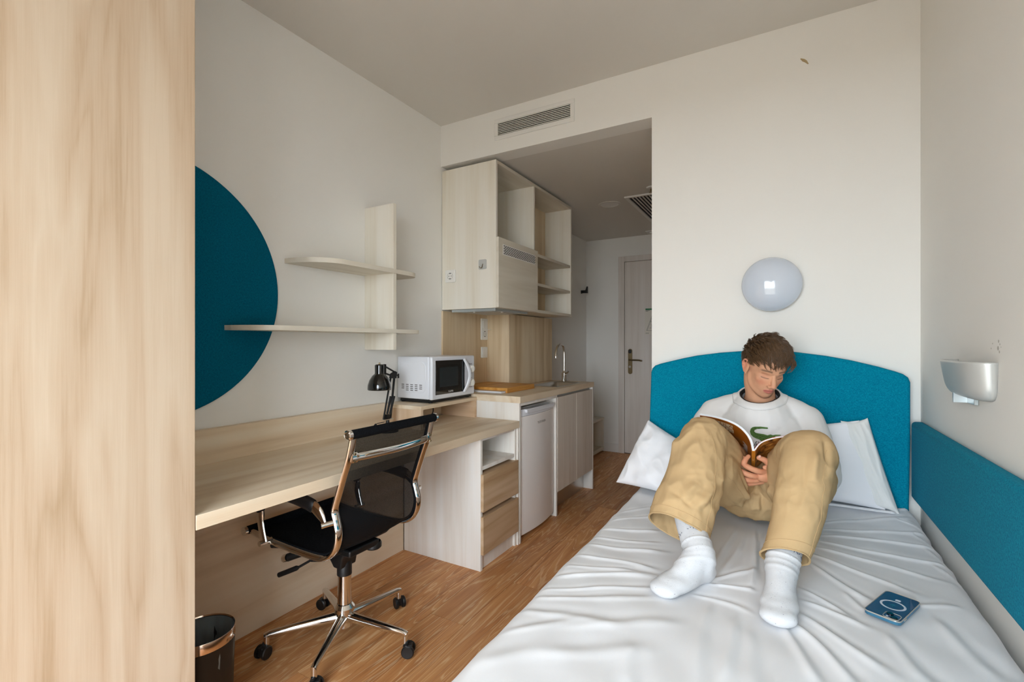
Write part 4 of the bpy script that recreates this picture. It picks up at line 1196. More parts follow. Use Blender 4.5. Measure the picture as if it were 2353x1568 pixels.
def weld(o):
    bm = bmesh.new(); bm.from_mesh(o.data)
    bmesh.ops.remove_doubles(bm, verts=bm.verts, dist=0.0004)
    bmesh.ops.recalc_face_normals(bm, faces=bm.faces)
    bm.to_mesh(o.data); bm.free(); o.data.update()

rf, rb, nrm = pillow((-0.20, 2.335, 0.815), (-0.22, 2.315, 0.562), (0.345, 2.335, 0.545), (0.262, 2.352, 0.888), 0.055, 0.02, 3.3, 0.003)
t = thing('bed_pillow', 'white pillow propped upright against the headboard right of the person', 'pillow', (0.1, 2.33, 0.56))
o = part('pillow_cover', pillow_mesh(rf, rb), M['pillow'], t, angle=75); weld(o)
# the inner pillow shows beyond the open end of the cover
rf, rb, nrm = pillow((0.20, 2.350, 0.882), (0.30, 2.338, 0.552), (0.388, 2.335, 0.535), (0.290, 2.355, 0.900), 0.030, 0.012, 8.1, 0.006, 40, 70, 2.6)
o = part('inner_pillow', pillow_mesh(rf, rb), M['ticking'], t, angle=75); weld(o)
part('hem_flap', MB().tube(catmull([(0.10, 2.262, 0.556), (0.18, 2.285, 0.553), (0.25, 2.300, 0.549), (0.32, 2.312, 0.546), (0.372, 2.315, 0.546)], 8), [0.012] * 30 + [0.015, 0.012, 0.004], 10, flat=0.35), M['pillow'], t)

rf, rb, nrm = pillow((-0.575, 2.335, 0.825), (-0.685, 2.175, 0.545), (-0.36, 2.06, 0.55), (-0.30, 2.30, 0.69), 0.060, 0.025, 5.7, 0.012)
o = single('bed_pillow', pillow_mesh(rf, rb), M['pillow'], 'crumpled white pillow slumped over the bed edge left of the person', 'pillow', base=(-0.5, 2.2, 0.53), angle=75); weld(o)

# ------------------------------------------------------------------ phone on the sheet
M['phone_back'] = plain('navy_glass', srgb(14, 62, 104), 0.25, coat=0.5, var=0.08)
M['phone_side'] = plain('steel_blue_frame', srgb(70, 128, 160), 0.35, 0.5, var=0.05)
M['clear_case'] = plain('clear_case_edge', srgb(158, 154, 146), 0.15, var=0.05, coat=0.4)
M['ring_print'] = plain('pale_ring', srgb(205, 212, 222), 0.5)
M['logo_print'] = plain('teal_logo', srgb(10, 96, 122), 0.3)
ph = thing('phone', 'blue smartphone in a clear case with a white ring lying on the sheet', 'phone', (0.238, 1.517, sheet_z(0.238, 1.517) + 0.0035), (0.0, 0.0, math.atan2(0.905, 0.425) - PI / 2))
pw_, pl2 = 0.0735, 0.158
part('phone_body', MB().prism(rrect(-pw_ / 2, pw_ / 2, -pl2 / 2, pl2 / 2, 0.012, 7), 'z', 0.0006, 0.0092), M['phone_side'], ph, local=True, bevel=0.0008)
part('back_glass', MB().prism(rrect(-pw_ / 2 + 0.0025, pw_ / 2 - 0.0025, -pl2 / 2 + 0.0025, pl2 / 2 - 0.0025, 0.010, 7), 'z', 0.0092, 0.0098), M['phone_back'], ph, local=True)
oc = rrect(-pw_ / 2 - 0.0005, pw_ / 2 + 0.0005, -pl2 / 2 - 0.0005, pl2 / 2 + 0.0005, 0.0125, 7)
ic = rrect(-pw_ / 2 + 0.0015, pw_ / 2 - 0.0015, -pl2 / 2 + 0.0015, pl2 / 2 - 0.0015, 0.0105, 7)
cm = MB()
nn = len(oc)
lv = [[(p[0], p[1], 0.0078) for p in ic], [(p[0], p[1], 0.0080) for p in oc], [(p[0], p[1], 0.0092) for p in oc], [((p[0] + q[0]) / 2, (p[1] + q[1]) / 2, 0.0107) for p, q in zip(oc, ic)], [(p[0], p[1], 0.0098) for p in ic]]
part('case_rim', cm.grid(lv, wrap=True), M['clear_case'], ph, local=True, angle=60)
rg = MB().lathe([(0.0215, 0.0101), (0.0265, 0.0101), (0.0265, 0.0099), (0.0215, 0.0099), (0.0215, 0.0101)], 48, (0, 0.002, 0))
part('magnet_ring', rg, M['ring_print'], ph, local=True)
part('ring_tab', MB().prism(rrect(-0.0055, 0.0055, 0.0335, 0.0435, 0.0025), 'z', 0.0099, 0.0101), M['ring_print'], ph, local=True)
ap = [(0.0055 * math.sin(a) * (1.12 if math.cos(a) > -0.3 else 0.9), 0.0058 * math.cos(a) - (0.0012 if abs(math.sin(a)) < 0.25 else 0)) for a in np.linspace(0, 2 * PI, 26, endpoint=False)]
part('back_logo', MB().prism([(-p[0], -p[1] + 0.002) for p in ap], 'z', 0.0099, 0.01005).prism([(0.0005, -0.0055), (0.002, -0.0085), (0.0035, -0.0085), (0.0022, -0.006)], 'z', 0.0099, 0.01005), M['logo_print'], ph, local=True)
cb = part('camera_bump', MB().prism(rrect(0.002, 0.031, -0.0755, -0.0455, 0.007, 6), 'z', 0.0098, 0.0112), M['phone_back'], ph, local=True, bevel=0.0005)
part('bump_rim', MB().tube([(p[0], p[1], 0.0112) for p in rrect(0.001, 0.032, -0.0765, -0.0445, 0.0075, 6)] + [(0.032, -0.052, 0.0112)], 0.0011, 6), M['clear_case'], cb, local=True)
for (xx, yy) in ((0.0225, -0.068), (0.0105, -0.0535)):
    part('lens', MB().lathe([(0.0, 0.0135), (0.0066, 0.0135), (0.0072, 0.0128), (0.0072, 0.011)], 24, (xx, yy, 0)), M['black_gloss'], cb, local=True)
part('flash', MB().lathe([(0.0, 0.0118), (0.0025, 0.0117), (0.0026, 0.011)], 14, (0.009, -0.069, 0)), M['ring_print'], cb, local=True)
part('side_button', MB().box(pw_ / 2, pw_ / 2 + 0.0012, -0.05, -0.034, 0.0045, 0.0075), M['clear_case'], ph, local=True)
# ------------------------------------------------------------------ the reader on the bed
def ball(mb, c, r, Rm=None, nu=20, nv=14):
    """closed ellipsoid"""
    vs = []
    r = (r, r, r) if not hasattr(r, '__len__') else r
    for i in range(1, nv):
        th = PI * i / nv
        for k in range(nu):
            a = 2 * PI * k / nu
            vs.append(Vector((r[0] * math.sin(th) * math.cos(a), r[1] * math.sin(th) * math.sin(a), r[2] * math.cos(th))))
    vs.append(Vector((0, 0, r[2])))
    vs.append(Vector((0, 0, -r[2])))
    if Rm is not None:
        vs = [Rm @ v for v in vs]
    vs = [v + Vector(c) for v in vs]
    fs = []
    for i in range(nv - 2):
        for k in range(nu):
            k2 = (k + 1) % nu
            fs.append((i * nu + k, (i + 1) * nu + k, (i + 1) * nu + k2, i * nu + k2))
    T_, B_ = len(vs) - 2, len(vs) - 1
    for k in range(nu):
        k2 = (k + 1) % nu
        fs.append((T_, k, k2))
        fs.append((B_, (nv - 2) * nu + k2, (nv - 2) * nu + k))
    return mb.add(vs, fs)

def limb(mb, pts, rad, n=18, sub=6, flat=None, up=None):
    """closed tapering limb with rounded ends through pts"""
    c = catmull(pts, sub)
    rr = np.interp(np.linspace(0, len(pts) - 1, len(c)), range(len(pts)), rad)
    mb.tube(c, list(rr), n, True, flat, up)
    if flat is None:
        ball(mb, c[0], float(rr[0]) * 0.995)
        ball(mb, c[-1], float(rr[-1]) * 0.995)
    return mb

def voxel_union(mb, voxel, it=6, lam=0.5):
    """one continuous skin around overlapping closed shapes; returns vertex array and faces"""
    me = bpy.data.meshes.new('tmp')
    me.from_pydata(mb.v, [], mb.f)
    ob = bpy.data.objects.new('tmp', me)
    COL.objects.link(ob)
    md = ob.modifiers.new('remesh', 'REMESH')
    md.mode = 'VOXEL'
    md.voxel_size = voxel
    dg = bpy.context.evaluated_depsgraph_get()
    em = bpy.data.meshes.new_from_object(ob.evaluated_get(dg))
    bpy.data.objects.remove(ob)
    V = np.empty(len(em.vertices) * 3); em.vertices.foreach_get('co', V); V = V.reshape(-1, 3)
    F = [tuple(p.vertices) for p in em.polygons]
    E = np.empty(len(em.edges) * 2, dtype=np.int64); em.edges.foreach_get('vertices', E); E = E.reshape(-1, 2)
    bpy.data.meshes.remove(em)
    V = laplace(V, E, it, lam)
    return V, F, E

def laplace(V, E, it, lam=0.5, w=None):
    deg = np.bincount(E.ravel(), minlength=len(V)).astype(float)[:, None]
    for k in range(it):
        S = np.zeros_like(V)
        np.add.at(S, E[:, 0], V[E[:, 1]])
        np.add.at(S, E[:, 1], V[E[:, 0]])
        D = S / np.maximum(deg, 1) - V
        f = lam if k % 2 == 0 else -lam * 1.04      # Taubin: no shrinking
        V = V + f * D * (1 if w is None else w[:, None])
    return V

def normals(V, F):
    Fq = np.array([f if len(f) == 4 else (f[0], f[1], f[2], f[2]) for f in F])
    n = np.cross(V[Fq[:, 2]] - V[Fq[:, 0]], V[Fq[:, 3]] - V[Fq[:, 1]])
    Nn = np.zeros_like(V)
    for k in range(4):
        np.add.at(Nn, Fq[:, k], n)
    return Nn / np.maximum(np.linalg.norm(Nn, axis=1, keepdims=True), 1e-12)

def vnoise(V, s, seed=0.0):
    sx, sy, sz = s if hasattr(s, '__len__') else (s, s, s)
    return np.array([mnoise.noise((p[0] * sx + seed, p[1] * sy + seed * 0.7, p[2] * sz - seed)) for p in V])

def seg_fold(V, a, b, w, h, fade=0.25):
    """height of a cloth crease that runs from a to b"""
    a, b = np.array(a, float), np.array(b, float)
    d = b - a
    L2 = d @ d
    t_ = ((V - a) @ d) / L2
    tc = np.clip(t_, 0, 1)
    dist = np.linalg.norm(V - (a + tc[:, None] * d), axis=1)
    env = np.sin(np.clip(t_, 0.02, 0.98) * PI) ** 0.5
    return h * env * np.exp(-(dist / w) ** 2)

def mesh_np(name, V, F, off=(0, 0, 0)):
    me = bpy.data.meshes.new(name)
    me.from_pydata((V - np.array(off)).tolist(), [], F)
    me.update()
    return me

def skin_mat():
    m, nt, b = newmat('skin')
    at = N(nt, 'ShaderNodeAttribute'); at.attribute_name = 'tone'
    tc = N(nt, 'ShaderNodeTexCoord')
    n1 = N(nt, 'ShaderNodeTexNoise'); n1.inputs['Scale'].default_value = 60; n1.inputs['Detail'].default_value = 4
    nt.links.new(tc.outputs['Object'], n1.inputs['Vector'])
    mr = N(nt, 'ShaderNodeMapRange'); mr.inputs['To Min'].default_value = 0.93; mr.inputs['To Max'].default_value = 1.05
    nt.links.new(n1.outputs['Fac'], mr.inputs['Value'])
    mx = N(nt, 'ShaderNodeVectorMath', operation='SCALE')
    nt.links.new(at.outputs['Color'], mx.inputs[0]); nt.links.new(mr.outputs[0], mx.inputs['Scale'])
    nt.links.new(mx.outputs[0], b.inputs['Base Color'])
    b.inputs['Roughness'].default_value = 0.58
    b.inputs['Specular IOR Level'].default_value = 0.25
    return m
M['skin'] = skin_mat()
M['hair'] = plain('brown_hair', srgb(116, 85, 56), 0.42, spec=0.5, var=0.75, vscale=120)
M['hair_under'] = plain('brown_hair_undercoat', srgb(70, 52, 35), 0.9, spec=0.1, var=0.5, vscale=300, bump=0.8, bscale=500)
M['sweat'] = plain('white_sweatshirt', srgb(224, 223, 222), 0.9, spec=0.15, bump=0.12, bscale=700, var=0.02, sheen=0.1)
M['tee'] = plain('black_tee', srgb(12, 12, 13), 0.9, bump=0.1, bscale=700)
M['khaki'] = plain('khaki_twill', srgb(192, 162, 120), 0.85, spec=0.15, bump=0.15, bscale=900, var=0.07, vscale=9)
M['stitch'] = plain('khaki_stitch', srgb(182, 152, 110), 0.9)
def sock_mat():
    m = plain('white_terry_sock', srgb(211, 212, 215), 0.95, spec=0.1, bump=0.3, bscale=600, var=0.05, vscale=150)
    nt = m.node_tree
    b = nt.nodes['Principled BSDF']
    src = b.inputs['Base Color'].links[0].from_socket
    tc = N(nt, 'ShaderNodeTexCoord')
    n = N(nt, 'ShaderNodeTexNoise'); n.inputs['Scale'].default_value = 260; n.inputs['Detail'].default_value = 1
    nt.links.new(tc.outputs['Object'], n.inputs['Vector'])
    r = N(nt, 'ShaderNodeValToRGB')
    r.color_ramp.elements[0].position = 0.72; r.color_ramp.elements[0].color = (0, 0, 0, 1)
    r.color_ramp.elements[1].position = 0.76; r.color_ramp.elements[1].color = (0.6, 0.6, 0.6, 1)
    nt.links.new(n.outputs['Fac'], r.inputs['Fac'])
    mx = N(nt, 'ShaderNodeMix', data_type='RGBA')
    nt.links.new(r.outputs['Color'], mx.inputs['Factor']); nt.links.new(src, mx.inputs['A'])
    mx.inputs['B'].default_value = srgb(120, 120, 140)
    nt.links.new(mx.outputs['Result'], b.inputs['Base Color'])
    return m
M['sock'] = sock_mat()
M['sock_print'] = plain('navy_sock_print', srgb(46, 52, 80), 0.9)
M['silver'] = plain('silver_ring', (0.85, 0.82, 0.76, 1), 0.15, 1.0)
M['nail'] = plain('nail', srgb(206, 156, 136), 0.3)

# ---- head, built in its own frame: +y face, +z crown, +x his right
HS = 0.94
HC = Vector((-0.066, 2.168, 1.104))
HR = Matrix.Rotation(math.radians(209), 3, 'Z') @ Matrix.Rotation(math.radians(-4), 3, 'Y') @ Matrix.Rotation(math.radians(-27), 3, 'X')
def hw(p):
    return HC + HR @ (Vector(p) * HS)
hb = MB()
ball(hb, (0, -0.014, 0.034), (0.074, 0.096, 0.088), nu=40, nv=28)
ball(hb, (0, 0.026, -0.030), (0.057, 0.064, 0.083), nu=40, nv=28)
ball(hb, (0, 0.046, 0.044), (0.058, 0.041, 0.048), nu=32, nv=22)
ball(hb, (0, 0.058, -0.097), (0.028, 0.026, 0.021))
ball(hb, (0, 0.062, -0.068), (0.034, 0.029, 0.030))
for s in (-1, 1):
    limb(hb, [(s * 0.052, -0.002, -0.040), (s * 0.044, 0.020, -0.074), (s * 0.018, 0.057, -0.097)], [0.016, 0.017, 0.017])
    ball(hb, (s * 0.033, 0.053, -0.022), (0.026, 0.024, 0.026))
    limb(hb, [(s * 0.046, 0.058, 0.016), (s * 0.032, 0.072, 0.019), (s * 0.010, 0.079, 0.015)], [0.012, 0.013, 0.012])
hb.v = [tuple(hw(p)) for p in hb.v]
limb(hb, [hw((0, -0.035, -0.030)), hw((0, -0.034, -0.075)), (-0.087, 2.222, 0.990), (-0.088, 2.238, 0.930)], [0.052, 0.051, 0.056, 0.066], n=28)
V0, F0, E0 = voxel_union(hb, 0.0030, 0, 0.5)
deg0 = np.bincount(E0.ravel(), minlength=len(V0)).astype(float)[:, None]
for k in range(44):                                  # soften the joins between the masses
    S0 = np.zeros_like(V0); np.add.at(S0, E0[:, 0], V0[E0[:, 1]]); np.add.at(S0, E0[:, 1], V0[E0[:, 0]])
    V0 = V0 + 0.5 * (S0 / np.maximum(deg0, 1) - V0)
hb = MB(); hb.add([tuple(v) for v in V0], F0)
n_h = len(hb.v)
for s in (-1, 1):
    ball(hb, (s * 0.0112, 0.0930, -0.0425), (0.0078, 0.0110, 0.0070))
    ball(hb, (s * 0.0755, -0.010, -0.010), (0.0055, 0.017, 0.029), Matrix.Rotation(s * 0.30, 3, 'Z'))
    limb(hb, [(s * 0.072, 0.006, 0.010), (s * 0.082, 0.000, 0.024), (s * 0.086, -0.016, 0.022), (s * 0.086, -0.025, 0.002), (s * 0.080, -0.018, -0.022), (s * 0.072, -0.004, -0.036)], [0.0035, 0.0042, 0.0045, 0.0045, 0.004, 0.005], n=12)
limb(hb, [(0, 0.074, 0.014), (0, 0.086, -0.008), (0, 0.100, -0.030)], [0.0105, 0.0095, 0.0100])
ball(hb, (0, 0.1020, -0.0365), (0.0118, 0.0112, 0.0100))
limb(hb, [(-0.0215, 0.074, -0.0675), (-0.009, 0.0850, -0.0635), (0, 0.0862, -0.0645), (0.009, 0.0850, -0.0635), (0.0215, 0.074, -0.0675)], [0.0035, 0.0050, 0.0050, 0.0050, 0.0035], n=12)
limb(hb, [(-0.0195, 0.074, -0.0705), (0, 0.0845, -0.0755), (0.0195, 0.074, -0.0705)], [0.0035, 0.0060, 0.0035], n=12)
hb.v[n_h:] = [tuple(hw(p)) for p in hb.v[n_h:]]
Vh, Fh, Eh = voxel_union(hb, 0.0019, 24, 0.60)
# facial detail in the head frame
RT = np.array(HR.transposed())
Lh = ((Vh - np.array(HC)) @ RT.T) / HS
def bump_at(L, c, sig, h, d):
    sig = np.array(sig if hasattr(sig, '__len__') else (sig,) * 3)
    g = np.exp(-(((L - np.array(c)) / sig) ** 2).sum(1))
    return g[:, None] * h * np.array(d)[None, :]
D = np.zeros_like(Lh)
for s in (-1, 1):
    D += bump_at(Lh, (s * 0.031, 0.072, -0.001), (0.0150, 0.02, 0.0095), 0.0110, (0, -1, 0))       # socket
    D += bump_at(Lh, (s * 0.031, 0.068, -0.005), (0.0120, 0.02, 0.0080), 0.0034, (0, 1, 0))        # lowered lid
    D += bump_at(Lh, (s * 0.031, 0.068, -0.0125), (0.0120, 0.02, 0.0016), 0.0016, (0, -1, 0))      # lash line
    D += bump_at(Lh, (s * 0.0065, 0.098, -0.047), (0.0030, 0.0045, 0.0030), 0.0055, (0, -0.3, 1))  # nostril
    D += bump_at(Lh, (s * 0.0850, -0.008, 0.000), (0.006, 0.009, 0.014), 0.0045, (-s, 0, 0))       # ear bowl
    D += bump_at(Lh, (s * 0.030, 0.078, -0.050), (0.006, 0.02, 0.016), 0.0018, (0, -1, 0))         # cheek fold
D += bump_at(Lh, (0, 0.085, -0.0690), (0.0190, 0.02, 0.0013), 0.0030, (0, -1, 0))                    # mouth line
D += bump_at(Lh, (0, 0.083, -0.056), (0.0028, 0.02, 0.0050), 0.0012, (0, -1, 0))                     # philtrum
D += bump_at(Lh, (0, 0.078, -0.086), (0.0150, 0.02, 0.0045), 0.0022, (0, -1, 0))                     # under the lip
Lh2 = Lh + D
Vh = np.array(HC) + (Lh2 * HS) @ np.array(HR).T
# colouring of the skin, shade painted into eye region, nostrils and mouth line
base = np.array(srgb(214, 160, 126)[:3])
col = np.repeat(base[None, :], len(Vh), 0)
def tint(mask, c):
    global col
    col = col * (1 - mask[:, None]) + np.array(srgb(*c)[:3])[None, :] * mask[:, None]
x_, y_, z_ = Lh.T
front = np.clip((y_ - 0.04) / 0.02, 0, 1)
for s in (-1, 1):
    tint(0.45 * np.exp(-((x_ - s * 0.040) / 0.018) ** 2 - ((z_ + 0.034) / 0.016) ** 2) * front, (208, 122, 98))
    arch = 0.0235 - 6.0 * (np.abs(x_) - 0.034) ** 2 - 0.10 * np.clip(np.abs(x_) - 0.034, 0, 1)
    brow = np.exp(-((z_ - arch) / 0.0042) ** 2) * np.clip((np.abs(x_) - 0.011) / 0.004, 0, 1) * np.clip((0.054 - np.abs(x_)) / 0.006, 0, 1) * front
    tint(0.80 * brow * (x_ * s > 0), (62, 42, 28))
    lash = np.exp(-((z_ + 0.0125 - 9.0 * (np.abs(x_) - 0.031) ** 2) / 0.0016) ** 2) * np.clip((0.015 - np.abs(np.abs(x_) - 0.031)) / 0.003, 0, 1) * front
    tint(0.40 * np.exp(-((x_ - s * 0.031) / 0.016) ** 2 - ((z_ + 0.004) / 0.009) ** 2) * front, (176, 112, 86))  # painted shade over the eye region, subdues the bright lids
    tint(0.85 * lash * (x_ * s > 0), (50, 32, 24))
    tint(0.9 * np.exp(-((x_ - s * 0.0065) / 0.0034) ** 2 - ((z_ + 0.0475) / 0.0026) ** 2) * np.clip((y_ - 0.085) / 0.01, 0, 1), (96, 48, 38))  # shade of the nostril hollow painted into the skin
    tint(0.5 * np.clip((x_ * s - 0.076) / 0.004, 0, 1), (214, 130, 108))
tint(0.30 * np.exp(-(x_ / 0.014) ** 2 - ((z_ + 0.036) / 0.012) ** 2) * np.clip((y_ - 0.09) / 0.01, 0, 1), (208, 128, 104))
lipm = np.clip(1.25 - ((x_ / 0.0220) ** 2 + ((z_ + 0.0698) / 0.0100) ** 2), 0, 0.35) / 0.35 * np.clip((y_ - 0.062) / 0.008, 0, 1)
tint(0.8 * lipm, (192, 100, 94))
tint(0.7 * np.exp(-((z_ + 0.0690) / 0.0013) ** 2) * (np.abs(x_) < 0.0205) * np.clip((y_ - 0.064) / 0.006, 0, 1), (110, 44, 44))  # shade of the lip crease painted in as a dark line
tint(0.16 * np.exp(-(x_ / 0.03) ** 2 - ((z_ + 0.07) / 0.03) ** 2) * front, (150, 110, 92))      # faint stubble

# ---- hands: fingers are separate chains rooted in the palm
hd = MB()
WR = (-0.002, 1.950, 0.738)
fing = {
    'index': ([(-0.030, 1.905, 0.748), (-0.074, 1.840, 0.757), (-0.1165, 1.822, 0.777), (-0.1175, 1.822, 0.793), (-0.1075, 1.836, 0.806)], [0.0105, 0.0104, 0.0092, 0.0086, 0.0072]),
    'middle': ([(-0.030, 1.908, 0.738), (-0.090, 1.843, 0.738), (-0.1355, 1.830, 0.757), (-0.1355, 1.832, 0.779), (-0.124, 1.846, 0.797)], [0.0105, 0.0104, 0.0093, 0.0086, 0.0072]),
    'ring': ([(-0.028, 1.914, 0.728), (-0.104, 1.851, 0.7195), (-0.1420, 1.847, 0.7350), (-0.1430, 1.852, 0.755), (-0.132, 1.866, 0.769)], [0.0105, 0.0099, 0.0088, 0.0081, 0.0068]),
    'little': ([(-0.026, 1.922, 0.718), (-0.110, 1.864, 0.7030), (-0.1400, 1.866, 0.7130), (-0.1420, 1.874, 0.728), (-0.134, 1.884, 0.738)], [0.0095, 0.0084, 0.0072, 0.0068, 0.006]),
    'thumb': ([(-0.012, 1.905, 0.748), (-0.040, 1.868, 0.775), (-0.0565, 1.850, 0.795), (-0.0755, 1.843, 0.8035)], [0.014, 0.0118, 0.0102, 0.0082]),
}
for k, (pts, rad) in fing.items():
    limb(hd, pts, rad, n=14, sub=5)
limb(hd, [(0.03, 1.975, 0.745), WR, (-0.034, 1.900, 0.737)], [0.026, 0.024, 0.020], n=18)
ball(hd, (-0.058, 1.872, 0.738), (0.036, 0.022, 0.024), Matrix.Rotation(0.9, 3, 'Z'))
limb(hd, [(-0.020, 1.900, 0.748), (-0.058, 1.862, 0.768)], [0.013, 0.008], n=12)
# his right hand behind the back cover, finger tips coming round its edge
for pts in ([(-0.262, 1.935, 0.835), (-0.228, 1.865, 0.842), (-0.198, 1.822, 0.845), (-0.163, 1.812, 0.8480)],
            [(-0.262, 1.940, 0.818), (-0.228, 1.872, 0.822), (-0.200, 1.828, 0.823), (-0.168, 1.818, 0.8255)],
            [(-0.264, 1.944, 0.802), (-0.232, 1.880, 0.804), (-0.206, 1.838, 0.803), (-0.178, 1.828, 0.804)],
            [(-0.268, 1.948, 0.788), (-0.238, 1.890, 0.786), (-0.216, 1.850, 0.785), (-0.194, 1.840, 0.785)]):
    limb(hd, pts, [0.0095, 0.0090, 0.0082, 0.0070], n=14, sub=5)
limb(hd, [(-0.262, 1.940, 0.842), (-0.232, 1.915, 0.875), (-0.205, 1.905, 0.905)], [0.012, 0.010, 0.008], n=14)
ball(hd, (-0.270, 1.955, 0.816), (0.020, 0.036, 0.040))
limb(hd, [(-0.275, 1.975, 0.812), (-0.310, 2.02, 0.775)], [0.024, 0.026], n=18)
Vd, Fd, Ed = voxel_union(hd, 0.0015, 6, 0.5)
cd = np.repeat(np.array(srgb(210, 150, 116)[:3])[None, :], len(Vd), 0)
for k, (pts, rad) in fing.items():
    for q in pts[1:]:
        g = np.exp(-(((Vd - np.array(q)) / 0.011) ** 2).sum(1))[:, None] * (0.55 if q is not pts[-1] else 0.45)
        cd = cd * (1 - g) + np.array(srgb(198, 116, 86)[:3])[None, :] * g

# ---- trunk, arms and legs under the clothes keep the body whole
bd = MB()
limb(bd, [(-0.088, 2.238, 0.950), (-0.088, 2.225, 0.86), (-0.088, 2.19, 0.72), (-0.088, 2.10, 0.625)], [0.066, 0.10, 0.095, 0.09], n=24)
limb(bd, [(-0.088, 2.23, 0.90), (-0.23, 2.215, 0.895), (-0.335, 2.10, 0.735), (-0.300, 2.01, 0.785)], [0.05, 0.045, 0.036, 0.027])
limb(bd, [(-0.088, 2.23, 0.90), (0.06, 2.215, 0.895), (0.122, 2.07, 0.715), (0.02, 1.968, 0.742)], [0.05, 0.042, 0.030, 0.024])
limb(bd, [(-0.13, 2.08, 0.625), (-0.232, 1.735, 0.860), (-0.247, 1.60, 0.745), (-0.232, 1.500, 0.600)], [0.075, 0.050, 0.045, 0.024])
limb(bd, [(-0.045, 2.08, 0.625), (0.065, 1.735, 0.840), (0.042, 1.61, 0.735), (0.002, 1.530, 0.600)], [0.075, 0.050, 0.042, 0.024])
Vb, Fb, Eb = voxel_union(bd, 0.009, 4, 0.5)
V_all = np.concatenate([Vh, Vd, Vb])
F_all = list(Fh) + [tuple(i + len(Vh) for i in f) for f in Fd] + [tuple(i + len(Vh) + len(Vd) for i in f) for f in Fb]
c_all = np.concatenate([col, cd, np.repeat(base[None, :], len(Vb), 0)])
PB = (-0.088, 2.08, BZ)
me = mesh_np('person', V_all, F_all, PB)
ca = me.color_attributes.new('tone', 'FLOAT_COLOR', 'POINT')
ca.data.foreach_set('color', np.concatenate([c_all, np.ones((len(c_all), 1))], 1).astype(np.float32).ravel())
person = link('person', me, M['skin'], None, angle=180, loc=PB)
tag(person, 'young person in white sweatshirt and khaki trousers reading a book on the bed', 'person')
def wear(name, V, F, m, parent=person, **k):
    return link(name, mesh_np(name, V, F, worldoff(parent)), m, parent, **k)
# nails
nl = MB()
ball(nl, (-0.0735, 1.8365, 0.8085), (0.0052, 0.0022, 0.0062), Matrix.Rotation(0.5, 3, 'Y'), 12, 8)
part('thumb_nail', nl, M['nail'], person)
part('finger_ring', MB().lathe([(0.0090, -0.003), (0.0100, -0.0028), (0.0100, 0.0028), (0.0090, 0.003), (0.0090, -0.003)], 24, (0, 0, 0), 'x').xform(Matrix.Translation((-0.1395, 1.8475, 0.7305)) @ Matrix.Rotation(-0.35, 4, 'Y')), M['silver'], person)

# ---- hair: a close cap and tapering locks combed forward
hc = MB()
def scalp(a, e, lift=0.0):
    """a: azimuth from the face (0) round to his right, e: elevation"""
    p = Vector((math.sin(a) * math.cos(e), math.cos(a) * math.cos(e), math.sin(e)))
    r = 1.0 / math.sqrt((p.x / 0.0755) ** 2 + (p.y / 0.0975) ** 2 + (p.z / 0.0895) ** 2) + lift
    return Vector((0, -0.014, 0.034)) + p * r
def hairline(a):
    """lowest elevation of hair at azimuth a"""
    d = abs(math.degrees((a + PI) % (2 * PI) - PI))
    return math.radians(np.interp(d, [0, 25, 45, 58, 70, 78, 86, 100, 110, 125, 145, 180], [34, 34, 30, 14, -12, -10, 4, 0, -22, -38, -46, -48]))
rows_ = []
for i in range(26):
    f = i / 25
    r_ = []
    for k in range(64):
        a = 2 * PI * k / 64
        e0 = hairline(a)
        e = e0 + (PI / 2 - 0.001 - e0) * f
        r_.append(tuple(hw(scalp(a, e, 0.0005 + 0.006 * min(1, f * 4)))))
    rows_.append(r_)
part('hair_cap', hc.grid(rows_, wrap=True), M['hair_under'], person, angle=180)
hs = MB()
rs = random.Random(11)
def lock(root_a, root_e, L, spread, n_str, fwd, side, up, curl, grav=0.0, wave=0.35):
    base_p = scalp(root_a, root_e, 0.006)
    nrm_ = (base_p - Vector((0, -0.014, 0.034))).normalized()
    comb = Vector((side, fwd, 0.0))
    tan = comb - nrm_ * comb.dot(nrm_)
    if tan.length < 1e-3:
        tan = Vector((0, 1, 0))
    tan.normalize()
    guide = [base_p]
    d = (nrm_ * up + tan).normalized()
    seg = L / 7
    ph1, ph2 = rs.uniform(0, 6), rs.uniform(0, 6)
    for s in range(7):
        p = guide[-1] + d * seg
        # stay outside the skull
        q = p - Vector((0, -0.014, 0.034))
        rad = math.sqrt((q.x / 0.0755) ** 2 + (q.y / 0.0975) ** 2 + (q.z / 0.0895) ** 2)
        if rad < 1.10:
            p = Vector((0, -0.014, 0.034)) + q * (1.11 / rad)
        if p.y > 0.045 and p.z < 0.07:
            yl = 0.096 - 0.35 * abs(p.x)
            if p.y < yl: p.y = yl
        guide.append(p)
        nn_ = q.normalized()
        t2 = comb - nn_ * comb.dot(nn_)
        t2.normalize()
        d = (d * 0.55 + t2 * 0.45 + Vector((math.sin(ph1 + s * curl) * wave, math.cos(ph2 + s * curl) * wave * 0.6, -0.10 - 0.05 * s - grav)) * 0.55).normalized()
    for k in range(n_str):
        o = Vector((rs.gauss(0, 1), rs.gauss(0, 1), rs.gauss(0, 1))) * spread
        o2 = Vector((rs.gauss(0, 1), rs.gauss(0, 1), rs.gauss(0, 1))) * spread * 0.45
        pts = []
        ln = rs.uniform(0.75, 1.0)
        for s, g in enumerate(guide):
            f = s / 7
            if f > ln: break
            pts.append(hw(g + o * (1 - f) * (0.4 + f * 1.5) + o2 * f))
        m_ = len(pts)
        if m_ < 3: continue
        r0 = rs.uniform(0.0008, 0.0014)
        hs.tube(pts, [r0 * (1.0 - 0.75 * (s / (m_ - 1)) ** 1.5) for s in range(m_)], 3, False)
